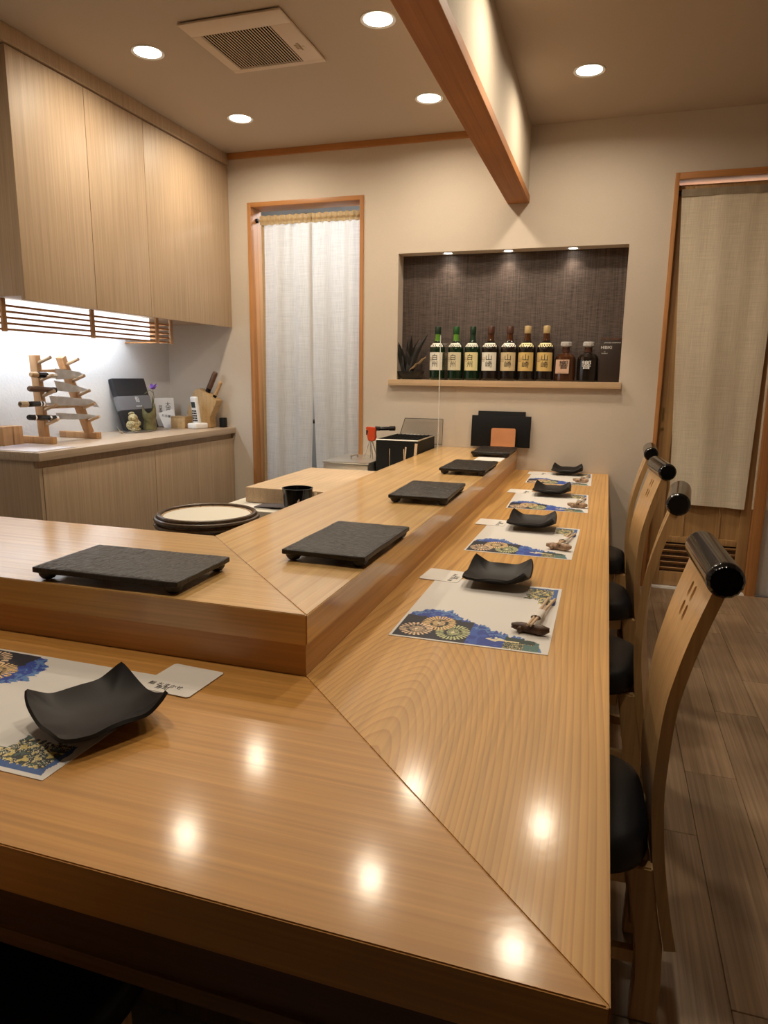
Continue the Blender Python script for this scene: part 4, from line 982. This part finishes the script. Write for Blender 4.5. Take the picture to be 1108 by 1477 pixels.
for (bx, bz, L_, r_, mt_, oy, lb) in ((.045, .215, .135, .0165, 'knife_handle', .01, 'thick dark brown knife handle sticking out of the block'), (.095, .185, .105, .012, 'blond_handle', -.005, 'slim blond knife handle sticking out of the block')):
    b0 = MKR @ Vector((bx-.014, oy, bz-.028)); b1 = MKR @ Vector((bx+.42*L_, oy, bz+.90*L_))
    t = thing('kitchen_knife', b0, lb, 'knife', 'knives in the block')
    obj('handle', MB().tube([lerp(b0, b1, f) for f in (.32, .36, .9, .97, 1)], r_, 12, [.95, 1, 1, .9, .6]), mt_, t, True)
    obj('ferrule', MB().tube([lerp(b0, b1, .13), lerp(b0, b1, .335)], r_*.98, 12), 'black_gloss', t, True)
tag(obj('phone_charger', MB().box(-2.278, -2.245, 3.79, 3.83, ZT+.0005, ZT+.06, .004), 'black_plastic'), 'small black charger at the corner of the worktop by the knife block', 'charger')
tag(obj('dried_pods', MB().ball((q(176, 626).x, q(176, 626).y, ZT+.007), .0068, 10).tube([(q(168, 620).x, q(168, 620).y, ZT+.02), (q(175, 626).x, q(175, 626).y, ZT+.008)], .002, 6), 'kraft'), 'tiny dried pod with a stalk left of the round tray', 'pod')
tag(obj('phone_cable', MB().tube([(-2.44, 3.81, ZT+.14), (-2.47, 3.82, ZT+.125), (-2.485, 3.81, ZT+.10), (-2.48, 3.79, ZT+.06), (-2.46, 3.78, ZT+.004)], .002, 6), 'black_plastic'), 'thin black cable curling behind the knife block', 'cable')

# ------------------------------------------------------------------ work table behind the bar
tb = thing('work_table', (-1.15, 3.1, 0), 'low white-topped work table behind the bar', 'table')
obj('tabletop', MB().box(-1.42, KX+.004, 2.30, D-.002, ZWK-.03, ZWK, .002), 'label_white', tb, True)
for x in (-1.40, KX-.03):
    for y in (2.33, D-.06): obj('leg', MB().box(x, x+.03, y, y+.03, 0, ZWK-.03), 'steel', tb, True)
tag(obj('cutting_board', MB().box(-1.355, KX-.02, 2.435, 3.08, ZWK+.0055, .656, .003), 'pale_wood_y'), 'thick pale wooden cutting board behind the bar', 'cutting board')
tag(obj('folded_towel', MB().sheet(lambda a, b_: (-1.34+.30*a, 2.34+.35*b_, ZWK+.0028+.0004*math.sin(a*9)), 12, 8, .002), 'white_cloth'), 'white cloth spread under the front of the cutting board', 'cloth')
tag(obj('dark_cloth', MB().sheet(lambda a, b_: (-1.27+.17*a, 2.345+.075*b_, ZWK+.0075+.004*math.sin(a*PI)), 12, 6, .003), 'grey_cloth'), 'dark folded cloth on the white cloth by the cutting board', 'cloth')
# rice tub on its stool
pt_ = Vector((-1.315, 2.088, 0))
t = thing('tub_stool', (pt_.x, pt_.y, 0), 'low wooden stool carrying the round rice tub', 'stool')
obj('seat', MB().lathe([(0, .42), (.155, .42), (.16, .43), (.16, .445), (0, .445)], 32), 'chair_wood', t)
for k in range(3):
    a_ = k*2*PI/3+.3; obj('leg', MB().tube([(.10*math.cos(a_), .10*math.sin(a_), .42), (.14*math.cos(a_), .14*math.sin(a_), 0)], .014, 10), 'chair_wood', t)
t = thing('rice_tub', (pt_.x, pt_.y, .4455), 'round wooden rice tub with dark bamboo hoops and a pale lid', 'tub')
H_ = .172
n = 22
stv = None
for k in range(n):
    a0, a1 = 2*PI*k/n+.006, 2*PI*(k+1)/n-.006
    pts = [(math.cos(a)*r_, math.sin(a)*r_) for r_, rg in ((.170, (a0, (a0+a1)/2, a1)), (.152, (a1, a0))) for a in rg]
    obj('stave', MB().prism(pts, 0, H_-.004, .0008, seg=1), 'pale_wood', t, smooth=0)
for z, r_ in ((H_-.014, .0085), (H_-.034, .0085), (.03, .006)):
    ring = [(math.cos(2*PI*k/48)*.1745, math.sin(2*PI*k/48)*.1745, z) for k in range(49)]
    obj('hoop', MB().tube(ring, r_, 8), 'bamboo_hoop', t)
ring = [(math.cos(2*PI*k/48)*.164, math.sin(2*PI*k/48)*.164, H_-.003) for k in range(49)]
obj('rim', MB().tube(ring, .0085, 8), 'bamboo_hoop', t)
obj('lid', MB().lathe([(0, H_-.016), (.15, H_-.016), (.152, H_-.010), (.150, H_-.006), (0, H_-.006)], 48), 'label_white', t)
# black cup with two spouts
pc = Vector((-1.035, 2.375, 0))
t = thing('black_pot', (-1.095, 2.368, ZWK+.0005), 'small black open pot with wooden spatulas on the work table', 'pot')
obj('vessel', MB().lathe([(0, 0), (.042, 0), (.052, .02), (.058, .085), (.0595, .088), (.055, .088), (.049, .02), (0, .006)], 32), 'black_gloss', t)
for k, (x, y, lb) in enumerate(((-1.075, 2.32, 'short wooden spatula leaning at the black pot, left'), (-1.01, 2.33, 'short wooden spatula leaning at the black pot, right'))):
    tag(obj('wooden_spatula', MB().bar((x+.01, y-.012, ZWK+.002), (x, y+.012, ZWK+.085), .009, .005, (0, 1, 0), .001), 'chopstick_wood'), lb, 'spatula')
# fryer
t = thing('steel_fryer', (-1.26, 3.5, ZWK+.0005), 'shallow stainless steel fryer box behind the cutting board', 'fryer')
obj('pan', MB().box(-.128, .118, -.175, .175, 0, .060, .004), 'steel', t)
obj('lid', MB().box(-.133, .123, -.18, .18, .0605, .069, .003), 'steel', t)
obj('lid_handle', MB().tube([(-.02, -.05, .069), (-.02, -.05, .085), (-.02, .05, .085), (-.02, .05, .069)], .004, 8), 'steel', t)
# torch
p0 = at(535, 636, 'y', 3.5)
t = thing('torch_stand', (p0.x, 3.5, ZWK+.07), 'open wire stand carrying the cooking torch', 'stand')
for dx, dy in ((-.022, -.015), (.012, -.015), (-.008, .02), (.02, .015)):
    obj('wire', MB().tube([(dx*1.5, dy*1.5, .0005), (dx*.3, dy*.3, p0.z-ZWK-.07)], .0025, 6), 'steel', t)
t = thing('gas_torch', (p0.x, 3.5, p0.z+.001), 'red and black gas cooking torch pointing right, beside the grill', 'torch')
MX = Matrix(((1, 0, 0, 0), (0, 0, -1, 0), (0, 1, 0, 0), (0, 0, 0, 1)))
obj('grip', MB().prism([(-.012, 0), (.022, 0), (.030, .02), (.026, .04), (.034, .072), (-.024, .074), (-.026, .064), (-.012, .052), (-.018, .030)], -.014, .014, .003, MX), 'red_plastic', t)
obj('barrel', MB().tube([(.026, 0, .066), (.05, 0, .066), (.052, 0, .066), (.128, 0, .070)], .0115, 14, [1, 1, .85, .85]), 'black_gloss', t)
obj('nozzle', MB().tube([(.105, 0, .069), (.134, 0, .0705)], .0122, 14), 'black_iron', t)
obj('trigger', MB().box(-.026, -.016, -.005, .005, .030, .058, .002), 'black_plastic', t)
# table grill
gl = thing('table_grill', (-1.02, 3.61, ZWK+.0005), 'black box-shaped table grill with a wire top', 'grill')
gb = MB(); gx, gy = .112, .185
gb.box(-gx, gx, -gy, -gy+.01, 0, .178); gb.box(-gx, gx, gy-.01, gy, 0, .178); gb.box(-gx, -gx+.01, -gy+.01, gy-.01, 0, .178); gb.box(gx-.01, gx, -gy+.01, gy-.01, 0, .178); gb.box(-gx+.01, gx-.01, -gy+.01, gy-.01, 0, .02)
obj('firebox', gb, 'black_iron', gl, smooth=0)
rm = MB(); rm.tube([(-gx, -gy, .183), (gx, -gy, .183), (gx, gy, .183), (-gx, gy, .183), (-gx, -gy, .183)], .0035, 6); obj('grate_rim', rm, 'steel', gl)
wm = MB()
for k in range(15): y = -gy+.012+k*(2*gy-.024)/14; wm.box(-gx, gx, y-.0012, y+.0012, .181, .1835)
for k in range(10): x = -gx+.01+k*(2*gx-.02)/9; wm.box(x-.0012, x+.0012, -gy, gy, .1835, .1855)
tag(obj('grate_wires', wm, 'black_iron', gl, smooth=0), kind='stuff')
for x in (-.03, .045): obj('handle', MB().tube([(x, -gy-.001, .14), (x, -gy-.02, .14), (x, -gy-.02, .03)], .0025, 6), 'chrome', gl)
# wire net leaning on the wall
t = thing('wire_net', (-1.0, D-.02, ZU), 'square wire grilling net leaning against the wall behind the grill', 'net')
c = [(-1.135, D-.018, .72), (-.872, D-.018, .72), (-.872, D-.008, .862), (-1.095, D-.008, .862)]
obj('frame', MB().tube(c+[c[0]], .0022, 6), 'black_iron', t, True)
mw = MB(); cv = [Vector(p_) for p_ in c]
def P2(u, v_): return lerp(lerp(cv[0], cv[1], u), lerp(cv[3], cv[2], u), v_)
n = 22; asp = .55                            # diamond lattice: u - v*asp and u + v*asp constant
for k in range(-n, 2*n):
    c_ = k/n
    for sg in (1, -1):
        v0, v1 = sorted(((0-c_)*sg/asp, (1-c_)*sg/asp)); v0, v1 = max(0, v0), min(1, v1)
        if v1-v0 > .01: mw.tube([P2(c_+sg*asp*v0, v0), P2(c_+sg*asp*v1, v1)], .0007, 3)
tag(obj('mesh_wires', mw, 'steel', t, True, smooth=0), kind='stuff')
# spatulas and tray by the grill
for (px, py0, py1, lb) in ((585.5, 645, 668, 'thin wooden stick standing left of the wide spatula'), (600.5, 640, 662, 'wide wooden spatula standing in front of the grill')):
    p = at(px, py0, 'y', 3.30); pb_ = Vector((p.x-.012, 3.30, ZWK+.001))
    tag(obj('wooden_spatula', MB().bar(pb_, p, .014 if px > 590 else .008, .004, (0, 1, 0), .001), 'chopstick_wood'), lb, 'spatula')
tag(obj('sauce_dish', MB().lathe([(0, 0), (.035, 0), (.05, .03), (.052, .03), (.037, .003), (0, .003)], 24, Matrix.Translation((-1.00, 3.17, ZWK+.0005+.0))), 'white_plastic'), 'small white dish on the work table behind the ledge', 'dish') if False else None
# clear screen standing along the ledge
t = thing('acrylic_screen', (-.807, 3.65, ZU), 'clear acrylic screen standing on the ledge against the wall', 'screen')
obj('pane', MB().box(-.8095, -.8045, 3.4525, D-.002, ZU+.0005, 1.299), 'clear_acrylic', t, True, smooth=0)
obj('front_edge', MB().box(-.8090, -.8055, 3.449, 3.452, ZU+.0005, 1.30), 'acrylic_edge', t, True, smooth=0)
# menu boards
t = thing('menu_board', (-.54, D-.03, ZU), 'large matt black board leaning on the wall behind the last slate plate', 'board')
Mt = Matrix.Translation((-.542, D-.040, ZU+.014)) @ Matrix.Rotation(math.radians(-6), 4, 'X')
obj('panel', MB().box(-.162, .162, 0, .004, 0, .170, .0008, M=Mt), 'black_plastic', t, True)
obj('back_stand', MB().box(-.06, .06, .004, .010, -.0135, .01, M=Mt), 'black_plastic', t, True)
tag(obj('menu_board', MB().box(-.130, .130, .008, .012, .005, .195, .0008, M=Mt), 'black_plastic'), 'smaller black board peeping over the top of the large one', 'board')
tag(obj('wooden_plaque', MB().prism([(-.066+.008*(1-math.cos(a)), 0) for a in (0,)] + [(.066, 0), (.066, .093), (.063, .099), (.058, .102), (-.058, .102), (-.063, .099), (-.066, .093)], -.008, 0, .001, Matrix.Translation((-.524, D-.060, ZU+.0145+.002)) @ Matrix.Rotation(math.radians(-6), 4, 'X') @ MX), 'orange_board'), 'orange-brown rounded wooden plaque in front of the black boards', 'plaque')
